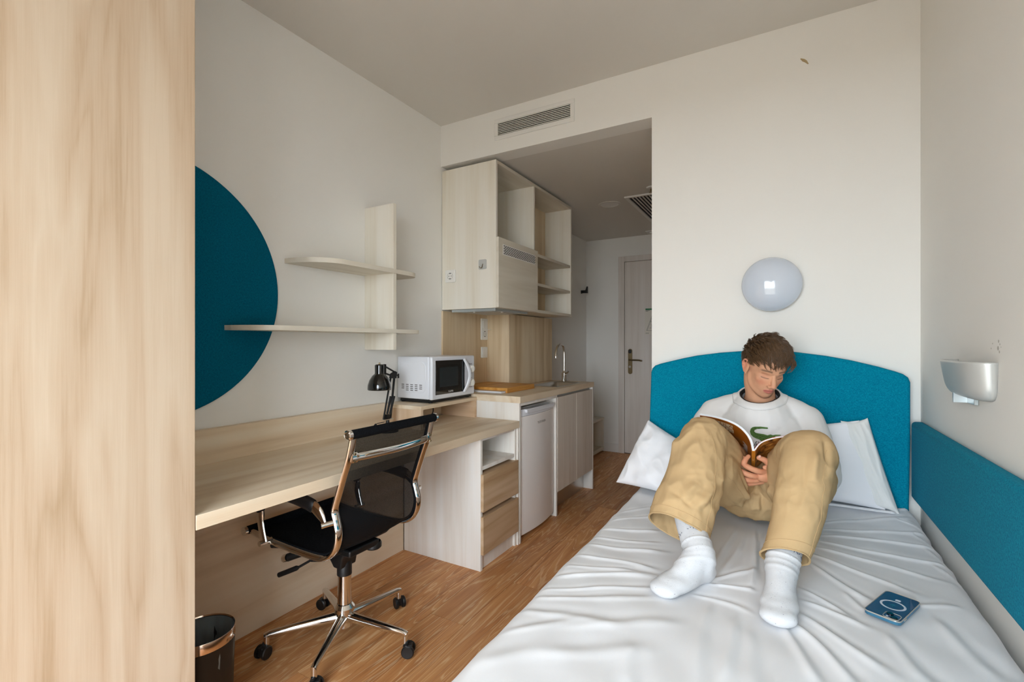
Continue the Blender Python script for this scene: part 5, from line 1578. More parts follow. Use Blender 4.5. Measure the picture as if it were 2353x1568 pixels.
for k in range(760):
    a = rs.uniform(-PI, PI)
    e0 = hairline(a)
    s0, s1 = math.sin(e0), 1.0
    e = math.asin(min(1.0, s0 + (s1 - s0) * rs.random()))
    da = abs(math.degrees(a))
    top = math.sin(max(e, 0))
    L = 0.030 + 0.032 * top + rs.uniform(-0.006, 0.010)
    if da < 60: L += 0.006
    if da > 100 and e < 0.3: L = 0.020 + rs.uniform(0, 0.01)
    if 60 <= da <= 100 and e < 0.25: L = 0.020 + rs.uniform(0, 0.008)
    side = -0.35 + rs.uniform(-0.5, 0.5)
    short = L < 0.032
    if short: L += 0.008
    lock(a, e, L, 0.0040 if short else 0.0034, 8, 0.5 if short else 1.0, side * (0.4 if short else 1.0), rs.uniform(0.12, 0.30) if short else rs.uniform(0.40, 1.0), rs.uniform(0.6, 1.6), 0.0, 0.25 if short else 0.75)
for k in range(58):      # fringe over the forehead
    a = math.radians(rs.uniform(-58, 50))
    lock(a, hairline(a) + rs.uniform(0.00, 0.32), rs.uniform(0.058, 0.100), 0.0030, 9, 1.0, rs.uniform(-0.6, 0.35), rs.uniform(0.35, 0.8), rs.uniform(0.5, 1.3), rs.uniform(0.15, 0.55), 0.6)
hair = part('hair', hs, M['hair'], person, angle=180)
FOLDS3 = [((-0.134, 1.66, 0.894), (-0.156, 1.6, 0.801), 0.01, 0.008), ((-0.185, 1.66, 0.938), (-0.17, 1.58, 0.817), 0.01, -0.007), ((-0.134, 1.66, 0.838), (-0.172, 1.6, 0.765), 0.012, 0.008), ((-0.155, 1.68, 0.902), (-0.189, 1.58, 0.822), 0.01, -0.006), ((-0.311, 1.68, 0.887), (-0.312, 1.58, 0.764), 0.014, 0.006), ((-0.232, 1.53, 0.774), (-0.27, 1.46, 0.722), 0.012, 0.006), ((-0.287, 1.55, 0.747), (-0.203, 1.5, 0.722), 0.012, 0.005), ((-0.187, 1.56, 0.76), (-0.225, 1.48, 0.711), 0.012, 0.007), ((0.088, 1.68, 0.945), (0.07, 1.58, 0.806), 0.012, 0.007), ((0.111, 1.7, 0.912), (0.095, 1.62, 0.812), 0.01, -0.006), ((0.032, 1.66, 0.924), (-0.002, 1.56, 0.813), 0.014, 0.006), ((-0.002, 1.54, 0.756), (0.038, 1.48, 0.734), 0.012, 0.006), ((0.04, 1.52, 0.745), (0.061, 1.56, 0.81), 0.01, 0.007), ((-0.146, 1.8, 0.733), (-0.103, 1.88, 0.626), 0.012, 0.009), ((-0.134, 1.82, 0.76), (-0.083, 1.9, 0.639), 0.01, -0.008), ((-0.111, 1.9, 0.603), (-0.185, 1.78, 0.702), 0.012, 0.008), ((-0.041, 1.85, 0.705), (-0.076, 1.9, 0.594), 0.012, 0.009), ((-0.091, 1.92, 0.664), (-0.09, 1.9, 0.552), 0.009, 0.008), ((-0.047, 1.82, 0.668), (-0.083, 1.9, 0.562), 0.01, 0.006), ((-0.07, 1.92, 0.651), (-0.062, 1.89, 0.569), 0.008, -0.007)]
SEAMS = [[(-0.198, 1.66, 0.923), (-0.166, 1.6, 0.834), (-0.172, 1.54, 0.754), (-0.194, 1.5, 0.672), (-0.21, 1.48, 0.624)], [(0.118, 1.72, 0.882), (0.086, 1.64, 0.831), (0.072, 1.58, 0.745), (0.062, 1.52, 0.666), (0.049, 1.49, 0.61)], [(-0.172, 1.72, 0.763), (-0.146, 1.8, 0.703), (-0.121, 1.88, 0.639)]]
CREASES = [((-0.272, 1.47, 0.732), (-0.2, 1.52, 0.755), 0.007, 0.006), ((-0.297, 1.5, 0.746), (-0.223, 1.47, 0.708), 0.006, -0.006), ((-0.246, 1.46, 0.701), (-0.185, 1.5, 0.725), 0.007, 0.006), ((-0.27, 1.53, 0.795), (-0.185, 1.55, 0.796), 0.006, 0.004), ((-0.249, 1.64, 0.921), (-0.249, 1.56, 0.832), 0.007, 0.005), ((-0.284, 1.65, 0.88), (-0.286, 1.56, 0.8), 0.006, -0.005), ((-0.185, 1.66, 0.903), (-0.181, 1.6, 0.832), 0.006, -0.008), ((-0.164, 1.68, 0.859), (-0.139, 1.72, 0.789), 0.006, -0.008), ((-0.131, 1.78, 0.755), (-0.102, 1.86, 0.663), 0.006, -0.008), ((-0.018, 1.5, 0.729), (0.035, 1.53, 0.753), 0.007, 0.006), ((-0.012, 1.48, 0.707), (0.049, 1.5, 0.723), 0.006, -0.005), ((-0.002, 1.6, 0.854), (0.014, 1.56, 0.79), 0.007, 0.005), ((0.053, 1.62, 0.869), (0.046, 1.56, 0.783), 0.006, -0.005), ((0.082, 1.66, 0.851), (0.064, 1.58, 0.768), 0.007, 0.007), ((0.094, 1.64, 0.781), (0.072, 1.56, 0.702), 0.006, -0.007), ((0.026, 1.66, 0.936), (0.009, 1.6, 0.868), 0.006, -0.004), ((-0.089, 1.93, 0.677), (-0.087, 1.9, 0.548), 0.006, -0.01), ((-0.109, 1.92, 0.661), (-0.097, 1.9, 0.559), 0.006, 0.007), ((-0.077, 1.92, 0.666), (-0.081, 1.9, 0.554), 0.006, 0.007), ((-0.149, 1.84, 0.646), (-0.104, 1.9, 0.565), 0.007, 0.007), ((-0.181, 1.74, 0.684), (-0.117, 1.88, 0.585), 0.007, -0.006), ((-0.034, 1.8, 0.691), (-0.066, 1.89, 0.576), 0.007, -0.007), ((-0.138, 1.88, 0.589), (-0.206, 1.72, 0.671), 0.008, 0.006)]
from mathutils.bvhtree import BVHTree
from mathutils.geometry import tessellate_polygon
M['stitch_grey'] = plain('grey_stitch', srgb(196, 194, 190), 0.9)
# ---- sweatshirt
sw = MB()
ball(sw, (-0.088, 2.155, 0.690), (0.185, 0.125, 0.150), nu=32, nv=22)
ball(sw, (-0.088, 2.185, 0.800), (0.190, 0.122, 0.155), nu=32, nv=22)
limb(sw, [(-0.255, 2.215, 0.893), (-0.17, 2.225, 0.922), (-0.088, 2.225, 0.935), (-0.006, 2.225, 0.924), (0.072, 2.215, 0.890)], [0.066, 0.066, 0.068, 0.066, 0.062], n=24)
limb(sw, [(-0.20, 2.225, 0.935), (-0.150, 2.225, 0.962), (-0.130, 2.225, 0.985)], [0.036, 0.030, 0.018], n=20)
limb(sw, [(0.028, 2.225, 0.937), (-0.024, 2.225, 0.964), (-0.042, 2.225, 0.982)], [0.036, 0.030, 0.018], n=20)
limb(sw, [(-0.088, 2.205, 0.86), (-0.088, 2.210, 0.925), (-0.088, 2.212, 0.985), (-0.088, 2.210, 1.025)], [0.142, 0.116, 0.082, 0.070], n=28)
# sleeves
limb(sw, [(-0.250, 2.215, 0.888), (-0.300, 2.155, 0.810), (-0.338, 2.08, 0.730), (-0.318, 2.03, 0.765), (-0.296, 2.00, 0.792)], [0.072, 0.070, 0.062, 0.048, 0.034], n=22)
limb(sw, [(0.072, 2.215, 0.885), (0.106, 2.150, 0.805), (0.126, 2.065, 0.708), (0.085, 2.00, 0.735), (0.030, 1.968, 0.745)], [0.068, 0.062, 0.054, 0.046, 0.034], n=22)
limb(sw, [(-0.150, 2.00, 0.66), (-0.06, 1.985, 0.66), (0.0, 1.99, 0.66)], [0.045, 0.05, 0.045], n=18)
Vs, Fs, Es = voxel_union(sw, 0.0055, 10, 0.55)
Nr = normals(Vs, Fs)
disp = 0.0030 * vnoise(Vs, (14, 14, 9), 2.0) + 0.0016 * vnoise(Vs, 34, 5.0)
for a, b, w, h in (((-0.235, 2.115, 0.900), (-0.215, 2.075, 0.800), 0.014, 0.007), ((0.070, 2.105, 0.905), (0.055, 2.075, 0.800), 0.012, 0.009), ((0.040, 2.10, 0.89), (0.030, 2.06, 0.78), 0.010, -0.007),
                   ((-0.195, 2.10, 0.89), (-0.185, 2.06, 0.79), 0.010, -0.006), ((-0.13, 2.07, 0.85), (-0.12, 2.05, 0.76), 0.012, 0.005), ((0.10, 2.13, 0.86), (0.135, 2.07, 0.78), 0.012, 0.007), ((-0.27, 2.13, 0.86), (-0.31, 2.07, 0.79), 0.012, 0.007)):
    disp += seg_fold(Vs, a, b, w, h * 1.5)
Vs = Vs + Nr * disp[:, None]
# neck opening: cut along a plane that slopes down to the front
def cut_plane(V, F, co, no, sel):
    me = mesh_np('tmp', V, F)
    bm = bmesh.new(); bm.from_mesh(me); bm.verts.ensure_lookup_table()
    vs = [v for v in bm.verts if sel(v.co)]
    st = set(vs)
    es = [e for e in bm.edges if e.verts[0] in st and e.verts[1] in st]
    fs = [f for f in bm.faces if all(v in st for v in f.verts)]
    bmesh.ops.bisect_plane(bm, geom=vs + es + fs, plane_co=co, plane_no=no, clear_outer=True, clear_inner=False)
    bm.to_mesh(me); bm.free()
    V2 = np.array([v.co[:] for v in me.vertices]); F2 = [tuple(p.vertices) for p in me.polygons]
    bpy.data.meshes.remove(me)
    return V2, F2
NC, NN = Vector((-0.088, 2.195, 0.989)), Vector((0, -0.33, 1.0)).normalized()
Vs, Fs = cut_plane(Vs, Fs, NC, NN, lambda c: abs(c.x + 0.088) < 0.15 and c.z > 0.90)
swo = wear('sweatshirt', Vs, Fs, M['sweat'], angle=180)
md = swo.modifiers.new('cloth', 'SOLIDIFY'); md.thickness = 0.004; md.offset = -1
# ribbed collar and the black tee below it
u1 = Vector((1, 0, 0)); u2 = NN.cross(u1).normalized()
def neck_ring(rx, ry, lift, r, n=48, fl=1.0, shift=0.0):
    pts = [NC + u1 * (rx * math.cos(2 * PI * k / n)) + u2 * (ry * math.sin(2 * PI * k / n) + shift) + NN * lift for k in range(n + 1)]
    return pts
def band(rings):
    return MB().grid([[tuple(p) for p in r_] for r_ in rings])
bvs = BVHTree.FromPolygons([Vector(v) for v in Vs], Fs)
edge = []
for k in range(73):
    d = u1 * math.cos(2 * PI * k / 72) + u2 * math.sin(2 * PI * k / 72)
    h = bvs.ray_cast(NC - NN * 0.0015, d, 0.13)
    edge.append(h[0] if h[0] is not None else NC + d * 0.085)
cen_ = sum(edge, Vector((0, 0, 0))) / len(edge)
for it in range(3):
    edge = [(edge[(k - 1) % 72] + edge[k % 72] * 2 + edge[(k + 1) % 72]) / 4 for k in range(73)]
def inner(f, up_):
    return [cen_ + (p - cen_) * f + NN * up_ for p in edge]
def shirt_ring(dist, lift):
    out = []
    for p in edge:
        d = (p - cen_).normalized()
        q = p + d * dist
        h = bvs.ray_cast(q + NN * 0.10, -NN, 0.25)
        r_ = h[0] if h[0] is not None else q - NN * dist
        if (r_ - q).dot(NN) < -0.05: r_ = q - NN * dist * 1.2
        out.append(r_ + NN * lift * 0.8 + d * lift * 0.6)
    return out
co = part('collar', band([shirt_ring(0.0215, -0.0005), shirt_ring(0.0205, 0.0028), shirt_ring(0.0150, 0.0032), shirt_ring(0.0090, 0.0032), shirt_ring(0.0040, 0.0030), inner(1.0, 0.0036), inner(0.955, 0.0036), inner(0.935, 0.0005), inner(0.935, -0.012)]), M['sweat'], swo, angle=180)
part('collar_seam', MB().tube(shirt_ring(0.0225, 0.0006), 0.0008, 5, False), M['stitch_grey'], swo)
part('tee_collar', band([inner(0.945, -0.004), inner(0.925, 0.0015), inner(0.87, 0.0020), inner(0.84, -0.002), inner(0.85, -0.014)]), M['tee'], person, angle=180)
# crocodile emblem, draped on the chest: outline in emblem space, then projected along +y onto the shirt
bvh = BVHTree.FromPolygons([Vector(v) for v in Vs], Fs)
def on_chest(x, z, lift):
    h = bvh.ray_cast(Vector((x, 1.5, z)), Vector((0, 1, 0)))
    if h[0] is None:
        return Vector((x, 2.06, z))
    return h[0] - Vector((0, lift, 0))
def chest_patch(name, outline, m, parent, lift, sub=0.004, relief=0.0):
    """fill an outline (x, z) and lay it on the cloth"""
    bm = bmesh.new()
    vs = [bm.verts.new((p[0], 0, p[1])) for p in outline]
    for tri in tessellate_polygon([[Vector((p[0], p[1], 0)) for p in outline]]):
        bm.faces.new([vs[i] for i in tri])
    for it in range(3):
        es = [e for e in bm.edges if e.calc_length() > sub]
        if not es: break
        bmesh.ops.subdivide_edges(bm, edges=es, cuts=1)
        bmesh.ops.triangulate(bm, faces=bm.faces)
    off = worldoff(parent)
    for v in bm.verts:
        v.co = on_chest(v.co.x, v.co.z, lift) - off
    me = bpy.data.meshes.new(name); bm.to_mesh(me); bm.free()
    return link(name, me, m, parent, angle=180)
M['croc'] = plain('green_embroidery', srgb(84, 120, 52), 0.8, bump=0.4, bscale=1500, var=0.35, vscale=220)
M['croc_dark'] = plain('dark_green_thread', srgb(40, 58, 26), 0.8)
M['red'] = plain('red_thread', srgb(196, 40, 44), 0.8)
CRX, CRZ, CRS = -0.080, 0.842, 0.00082
def cr(pts):
    return [(CRX + p[0] * CRS, CRZ + p[1] * CRS) for p in pts]
body_o = [(-22, 41), (0, 43), (30, 41), (33, 36), (28, 34), (6, 34), (-14, 31), (-24, 25), (-25, 17), (-18, 12), (-4, 10), (14, 8), (30, 4), (42, 9), (52, 6), (62, 9), (80, 10), (87, 8), (80, 5), (66, 2), (58, -2), (50, -3), (46, -8), (54, -11), (58, -15), (44, -16), (34, -18), (20, -22), (14, -26), (2, -24), (-4, -18), (-18, -14), (-30, -8), (-40, 2), (-44, 16), (-40, 30), (-32, 38)]
cro = chest_patch('crocodile_emblem', cr(body_o), M['croc'], swo, 0.0035)
chest_patch('open_mouth', cr([(50, -3), (58, -2), (64, 1), (62, -6), (56, -10), (47, -8)]), M['red'], cro, 0.0042)
sc_ = MB()
for (px_, pz_) in ((-20, 8), (-10, 4), (0, 2), (10, 0), (20, -3), (-26, 16), (-30, 26), (-14, -4), (0, -8), (14, -12), (28, -2), (36, 0), (26, -12), (-22, 35), (-4, 37)):
    q0, q1 = on_chest(CRX + (px_ - 4) * CRS, CRZ + pz_ * CRS, 0.0042), on_chest(CRX + (px_ + 4) * CRS, CRZ + (pz_ - 3) * CRS, 0.0042)
    sc_.tube([q0, q1], 0.0009, 5)
part('scale_marks', sc_, M['croc_dark'], cro)
te = MB()
for k in range(5):
    q0 = on_chest(CRX + (62 + k * 4.5) * CRS, CRZ + (2 + k * 0.9) * CRS, 0.004)
    te.tube([q0, q0 + Vector((0.0006, 0, -0.004))], [0.0011, 0.0002], 5)
part('teeth', te, M['white_print'], cro)
# outlined capital letters under the emblem
lt = MB()
def stroke(pts):
    return MB().tube([on_chest(CRX + p[0] * CRS, CRZ + p[1] * CRS, 0.0035) for p in pts], 0.0010, 5)
for pts in ([(-34, -62), (-16, -28), (-6, -28), (-6, -62), (-13, -62), (-13, -54), (-22, -54), (-26, -62), (-34, -62)], [(-19, -47), (-13, -36), (-13, -47), (-19, -47)],
            [(2, -62), (2, -28), (8, -28), (18, -48), (18, -28), (24, -28), (24, -62), (18, -62), (8, -42), (8, -62), (2, -62)], [(32, -28), (54, -28), (54, -34), (46, -34), (46, -62), (40, -62), (40, -34), (32, -34), (32, -28)]):
    s_ = stroke(pts)
    lt.add(s_.v, s_.f)
part('chest_lettering', lt, M['tee'], swo)

# ---- trousers
tr = MB()
ball(tr, (-0.088, 2.085, 0.632), (0.175, 0.135, 0.108), nu=28, nv=18)
HEMS = []
# his right leg (knee up on the left of the picture)
limb(tr, [(-0.140, 2.07, 0.635), (-0.190, 1.93, 0.735), (-0.230, 1.80, 0.828), (-0.240, 1.735, 0.860)], [0.100, 0.095, 0.090, 0.080], n=24)
limb(tr, [(-0.241, 1.725, 0.868), (-0.250, 1.675, 0.820), (-0.258, 1.620, 0.755), (-0.272, 1.565, 0.690), (-0.284, 1.525, 0.636), (-0.300, 1.47, 0.562)], [0.070, 0.080, 0.087, 0.090, 0.089, 0.088], n=28)
limb(tr, [(-0.190, 1.86, 0.700), (-0.21, 1.78, 0.76), (-0.228, 1.72, 0.80)], [0.085, 0.080, 0.07], n=20)
# his left leg
limb(tr, [(-0.036, 2.07, 0.635), (0.018, 1.93, 0.730), (0.056, 1.80, 0.822), (0.064, 1.735, 0.852)], [0.100, 0.092, 0.086, 0.078], n=24)
limb(tr, [(0.065, 1.725, 0.856), (0.056, 1.675, 0.812), (0.044, 1.620, 0.752), (0.026, 1.565, 0.680), (0.006, 1.520, 0.618), (-0.012, 1.475, 0.55)], [0.072, 0.072, 0.068, 0.062, 0.057, 0.056], n=28)
limb(tr, [(0.035, 1.88, 0.690), (0.072, 1.80, 0.755), (0.076, 1.73, 0.80)], [0.080, 0.072, 0.060], n=20)
ball(tr, (0.105, 1.85, 0.760), (0.045, 0.055, 0.040), Matrix.Rotation(0.4, 3, 'Y'))
limb(tr, [(-0.15, 2.0, 0.62), (-0.088, 1.975, 0.612), (-0.03, 2.0, 0.62)], [0.07, 0.065, 0.07], n=20)
Vt, Ft, Et = voxel_union(tr, 0.0040, 12, 0.55)
Nr = normals(Vt, Ft)
dv = 0.0040 * vnoise(Vt, (10, 10, 10), 1.0) + 0.0022 * vnoise(Vt, (26, 26, 20), 4.0)
rid = 0.5 - np.abs(vnoise(Vt, (22, 13, 13), 9.0))
dv += 0.016 * rid * np.clip(0.35 + vnoise(Vt, 6, 12.0), 0, 1) + 0.006 * (0.45 - np.abs(vnoise(Vt, (40, 22, 26), 21.0))) * np.clip(0.1 + 1.6 * vnoise(Vt, 7, 3.0), 0, 1)
for a, b, w, h in FOLDS3:
    dv += seg_fold(Vt, a, b, w * 1.0, h * 2.0)
for a, b, w, h in CREASES:
    dv += seg_fold(Vt, a, b, w, h)
dv = np.clip(dv, -0.018, 0.020)
Vt = Vt + Nr * dv[:, None]
Vt = laplace(Vt, Et, 2, 0.4)
# hems
h1c, h1n = Vector((-0.2860, 1.518, 0.626)), Vector((-0.18, -0.64, -0.73)).normalized()
h2c, h2n = Vector((0.0090, 1.512, 0.606)), Vector((0.06, -0.68, -0.72)).normalized()
Vt, Ft = cut_plane(Vt, Ft, h1c, h1n, lambda c: c.x < -0.14 and c.y < 1.66 and c.z < 0.74)
Vt, Ft = cut_plane(Vt, Ft, h2c, h2n, lambda c: c.x > -0.12 and c.y < 1.64 and c.z < 0.72)
tro = wear('trousers', Vt, Ft, M['khaki'], angle=180)
md = tro.modifiers.new('cloth', 'SOLIDIFY'); md.thickness = 0.0035; md.offset = -1
# hem stitching and side seams lie on the cloth
tb_ = BVHTree.FromPolygons([Vector(v) for v in Vt], Ft)
def hem_line(c, n, lift, rr=0.16, m=72):
    n = n.normalized()
    a1 = n.orthogonal().normalized(); a2 = n.cross(a1)
    pts = []
    cc = c - n * lift
    for k in range(m + 1):
        d = a1 * math.cos(2 * PI * k / m) + a2 * math.sin(2 * PI * k / m)
        h = tb_.ray_cast(cc, d, rr)
        if h[0] is not None:
            pts.append(h[0] + d * 0.0004)
    return pts
for c, n in ((h1c, h1n), (h2c, h2n)):
    part('hem_stitch', MB().tube(hem_line(c, n, 0.026), 0.0008, 5, False), M['stitch'], tro)
    part('hem_edge', MB().tube(hem_line(c, n, 0.001), 0.0022, 6, False), M['khaki'], tro)
def surf_line(pts, d, n=10):
    out = []
    for p in catmull(pts, n):
        q, nn_, i_, ds = tb_.find_nearest(Vector(p))
        if q is not None:
            out.append(q + nn_ * 0.0003)
    return out
for pts in SEAMS:
    part('seam', MB().tube(surf_line(pts, None), 0.0008, 5, False), M['stitch'], tro)

# ---- socks
def sock(name, heel, toe, ankle_top, width, label):
    heel, toe = Vector(heel), Vector(toe)
    d = (toe - heel); L = d.length; d.normalize()
    yaw = Matrix.Rotation(math.atan2(d.y, d.x), 3, 'Z')
    s = MB()
    def at(f, z, w=0.0):
        return heel + d * (L * f) + Vector((0, 0, z)) + Vector((-d.y, d.x, 0)) * w
    ball(s, at(0.10, 0.032), (0.036, 0.033, 0.034), yaw)
    ball(s, at(0.36, 0.033), (0.070, 0.034 * width, 0.034), yaw)
    ball(s, at(0.66, 0.025), (0.062, 0.043 * width, 0.026), yaw)
    ball(s, at(0.86, 0.019), (0.038, 0.042 * width, 0.0195), yaw)
    limb(s, [at(0.20, 0.075), at(0.36, 0.058), at(0.64, 0.032), at(0.84, 0.021)], [0.038, 0.035, 0.027, 0.018], n=20)
    ball(s, at(0.52, 0.028), (0.062, 0.039 * width, 0.030), yaw)
    at_top = Vector(ankle_top)
    ax = (at_top - at(0.17, 0.06))
    limb(s, [at(0.16, 0.035), at(0.17, 0.075), at(0.17, 0.06) + ax * 0.55, at_top], [0.035, 0.0405, 0.0405, 0.0415], n=22)
    # cuff fold
    V, F, E = voxel_union(s, 0.0035, 0, 0.55)
    dg_ = np.bincount(E.ravel(), minlength=len(V)).astype(float)[:, None]
    for k_ in range(30):
        S_ = np.zeros_like(V); np.add.at(S_, E[:, 0], V[E[:, 1]]); np.add.at(S_, E[:, 1], V[E[:, 0]])
        V = V + 0.5 * (S_ / np.maximum(dg_, 1) - V)
    Nn = normals(V, F)
    V = V + Nn * 0.0022
    dd = 0.0005 * vnoise(V, 60, 3.0) + 0.0010 * vnoise(V, (25, 25, 40), 6.0)
    for f, w, h in ((0.30, 0.0030, 0.0022), (0.10, 0.004, 0.0012), (-0.10, 0.005, 0.0016)):
        c0 = at(0.17, 0.06) + ax * f
        axn = ax.normalized()
        q = (V - np.array(c0)) @ np.array(axn)
        near = (V[:, 2] > heel.z + 0.055)
        dd += h * np.exp(-(q / w) ** 2) * near
    V = V + Nn * dd[:, None]
    V[:, 2] = np.maximum(V[:, 2], heel.z - 0.002)
    o = wear(name, V, F, M['sock'], angle=180)
    # knitted word round the cuff: small dark stitches
    tbv = BVHTree.FromPolygons([Vector(v) for v in V], F)
    axn = ax.normalized(); b1 = axn.orthogonal().normalized(); b2 = axn.cross(b1)
    pm = MB()
    r2 = random.Random(5)
    for k in range(34):
        a = 2 * PI * k / 34
        dr = b1 * math.cos(a) + b2 * math.sin(a)
        for j in range(1):
            c0 = at(0.17, 0.06) + ax * (label + 0.09 * j + r2.uniform(-0.03, 0.03))
            h = tbv.ray_cast(c0, dr, 0.09)
            if h[0] is None or r2.random() < 0.3: continue
            tv = axn.cross(dr) * r2.uniform(-0.003, 0.003) + axn * r2.uniform(0.001, 0.0035)
            pm.tube([h[0] + dr * 0.0004 - tv, h[0] + dr * 0.0004 + tv], 0.0007, 5)
    part('cuff_print', pm, M['sock_print'], o)
    return o
sock('sock', (-0.190, 1.468, BZ - 0.006), (-0.294, 1.290, BZ - 0.004), (-0.260, 1.550, 0.668), 1.0, 0.50)
sock('sock', (-0.004, 1.525, BZ - 0.006), (-0.014, 1.284, BZ - 0.004), (0.006, 1.552, 0.645), 1.02, 0.50)

# ------------------------------------------------------------------ the book
M['cover'] = plain('ochre_cover', srgb(172, 98, 26), 0.35, coat=0.3, var=0.18, vscale=14)
M['pages'] = plain('page_block', srgb(226, 232, 238), 0.7, var=0.04, vscale=300)
M['spine'] = plain('orange_spine', srgb(206, 128, 30), 0.4, coat=0.2, var=0.06)
M['cream_print'] = plain('cream_print', srgb(224, 206, 170), 0.6)
M['label_print'] = plain('pale_label', srgb(214, 210, 206), 0.6)
def photo_mat():
    m, nt, b = newmat('front_cover_photo')
    tc = N(nt, 'ShaderNodeTexCoord')
    n1 = N(nt, 'ShaderNodeTexNoise'); n1.inputs['Scale'].default_value = 24; n1.inputs['Detail'].default_value = 3; n1.inputs['Distortion'].default_value = 1.5
    nt.links.new(tc.outputs['Object'], n1.inputs['Vector'])
    r = N(nt, 'ShaderNodeValToRGB')
    r.color_ramp.elements[0].position = 0.34; r.color_ramp.elements[0].color = srgb(60, 34, 14)
    r.color_ramp.elements[1].position = 0.66; r.color_ramp.elements[1].color = srgb(206, 150, 74)
    e = r.color_ramp.elements.new(0.5); e.color = srgb(160, 96, 32)
    nt.links.new(n1.outputs['Fac'], r.inputs['Fac'])
    nt.links.new(r.outputs['Color'], b.inputs['Base Color'])
    b.inputs['Roughness'].default_value = 0.3
    return m
M['photo'] = photo_mat()
bt = Vector((-0.095, 1.800, 0.833))
et = Vector((-0.05, 0.817, -0.573)).normalized()
ex = Vector((1, 0, 0)); ex = (ex - et * ex.dot(et)).normalized()
en = ex.cross(et); en = en if en.z > 0 else -en
BL_ = 0.258
book = thing('book', 'open orange-brown paperback textbook held between the knees', 'book', tuple(bt))
lc = catmull([(0, 0), (-0.0085, 0.036), (-0.0235, 0.062), (-0.048, 0.0855), (-0.084, 0.102), (-0.128, 0.112), (-0.175, 0.116)], 6)
rc = catmull([(0.0105, 0.003), (0.026, 0.029), (0.050, 0.0465), (0.088, 0.061), (0.13, 0.069), (0.185, 0.073)], 6)
def bp(a, b, t_):
    return bt + ex * a + en * b + et * t_
def sweep(curve, th0, th1):
    """closed slab: curve offset by th0..th1 along its inner side"""
    n = len(curve)
    C = [np.array(c) for c in curve]
    off = []
    for i in range(n):
        tg = C[min(i + 1, n - 1)] - C[max(i - 1, 0)]
        tg = tg / np.linalg.norm(tg)
        nn_ = np.array([-tg[1], tg[0]])
        if curve is lc: nn_ = -nn_
        off.append(nn_)
    lo = [c + o * th0 for c, o in zip(C, off)]
    hi = [c + o * th1 for c, o in zip(C, off)]
    poly = lo + hi[::-1]
    vs = [bp(p[0], p[1], 0) for p in poly] + [bp(p[0], p[1], BL_) for p in poly]
    m = len(poly)
    fs = []
    for k in range(n - 1):
        fs.append((k, k + 1, m - 2 - k, m - 1 - k))
        fs.append(tuple(x + m for x in (m - 1 - k, m - 2 - k, k + 1, k)))
    for k in range(m):
        fs.append((k, m + k, m + (k + 1) % m, (k + 1) % m))
    return MB().add(vs, fs)
lcov = part('back_cover', sweep(lc, 0.0, 0.0012), M['cover'], book, angle=50)
part('page_block', sweep(lc, 0.0012, 0.0085), M['pages'], book, angle=50)
part('front_cover', sweep(rc, 0.0, 0.0012), M['photo'], book, angle=50)
part('page_block', sweep(rc, 0.0012, 0.0050), M['pages'], book, angle=50)
part('red_endpaper', sweep(rc, 0.0050, 0.0058), M['red'], book, angle=50)
part('spine', MB().add([bp(*q) for q in ((-0.0005, -0.001, 0), (0.0105, 0.0005, 0), (0.0105, 0.0025, 0), (-0.0005, 0.002, 0), (-0.0005, -0.001, BL_), (0.0105, 0.0005, BL_), (0.0105, 0.0025, BL_), (-0.0005, 0.002, BL_))],
                       [(0, 1, 2, 3), (7, 6, 5, 4), (0, 4, 5, 1), (1, 5, 6, 2), (2, 6, 7, 3), (3, 7, 4, 0)]), M['spine'], book)
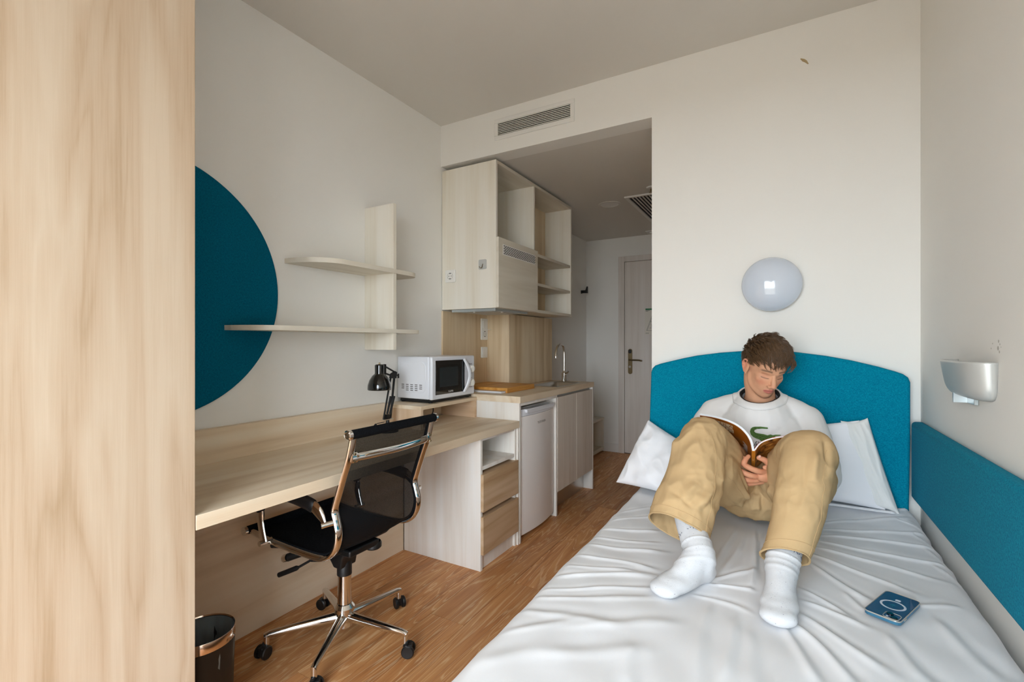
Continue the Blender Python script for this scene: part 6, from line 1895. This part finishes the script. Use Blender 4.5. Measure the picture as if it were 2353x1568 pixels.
# print on the back cover: map (s along the cover from the spine, t down) to its outer face
cl = np.array(lc); sl_ = np.concatenate([[0], np.cumsum(np.linalg.norm(np.diff(cl, axis=0), axis=1))])
def on_cover(s, t_, lift):
    a, b = np.interp(s, sl_, cl[:, 0]), np.interp(s, sl_, cl[:, 1])
    a2, b2 = np.interp(s + 0.002, sl_, cl[:, 0]), np.interp(s + 0.002, sl_, cl[:, 1])
    tg = np.array([a2 - a, b2 - b]); tg = tg / max(np.linalg.norm(tg), 1e-9)
    o_ = np.array([-tg[1], tg[0]])          # outward side of the left cover
    return bp(a + o_[0] * lift, b + o_[1] * lift, t_)
def cover_text(name, s, size, sc0, tc0, m, lift=0.0007, st=1.0):
    me = text_mesh(s, size)
    off = worldoff(lcov)
    bm = bmesh.new(); bm.from_mesh(me)
    for v in bm.verts:
        v.co = on_cover(sc0 - v.co.x, tc0 - v.co.y * st, lift) - off
    bm.to_mesh(me); bm.free()
    o = bpy.data.objects.new(name, me); COL.objects.link(o); me.materials.append(m); o.parent = lcov
    return o
def cover_patch(name, s0, s1, t0, t1, m, lift=0.0005):
    P = [[tuple(on_cover(s0 + (s1 - s0) * i / 16, t0 + (t1 - t0) * j / 2, lift)) for i in range(17)] for j in range(3)]
    return part(name, MB().grid(P), m, lcov, angle=180)
cover_patch('title_box', 0.120, 0.185, 0.016, 0.044, M['cream_print'])
cover_patch('title_box', 0.117, 0.178, 0.046, 0.074, M['cream_print'])
cover_text('title_lettering', 'AULA', 0.026, 0.151, 0.030, M['cover'], 0.0008, 1.25)
cover_text('title_lettering', 'PLUS', 0.026, 0.147, 0.060, M['cover'], 0.0008, 1.25)
for k in range(8):
    cover_patch('text_line', 0.088 + (0.01 if k % 3 == 2 else 0), 0.165, 0.092 + k * 0.0085 + (0.006 if k > 2 else 0), 0.0935 + k * 0.0085 + (0.006 if k > 2 else 0), M['stitch'])
for k in range(9):
    cover_patch('text_line', 0.052, 0.078 - (0.006 if k % 2 else 0), 0.080 + k * 0.013, 0.0865 + k * 0.013, M['label_print'])
cover_patch('publisher_strip', 0.044, 0.125, 0.226, 0.243, M['label_print'])
cover_text('publisher_lettering', 'campus', 0.017, 0.085, 0.2345, M['tee'], 0.0008, 0.9)
spt = Vector((0, 0, 0))
lettering('spine_lettering', 'Int', 0.010, frame(bp(0.005, -0.0006, 0.075), et, ex * 1.0), M['cream_print'], book)
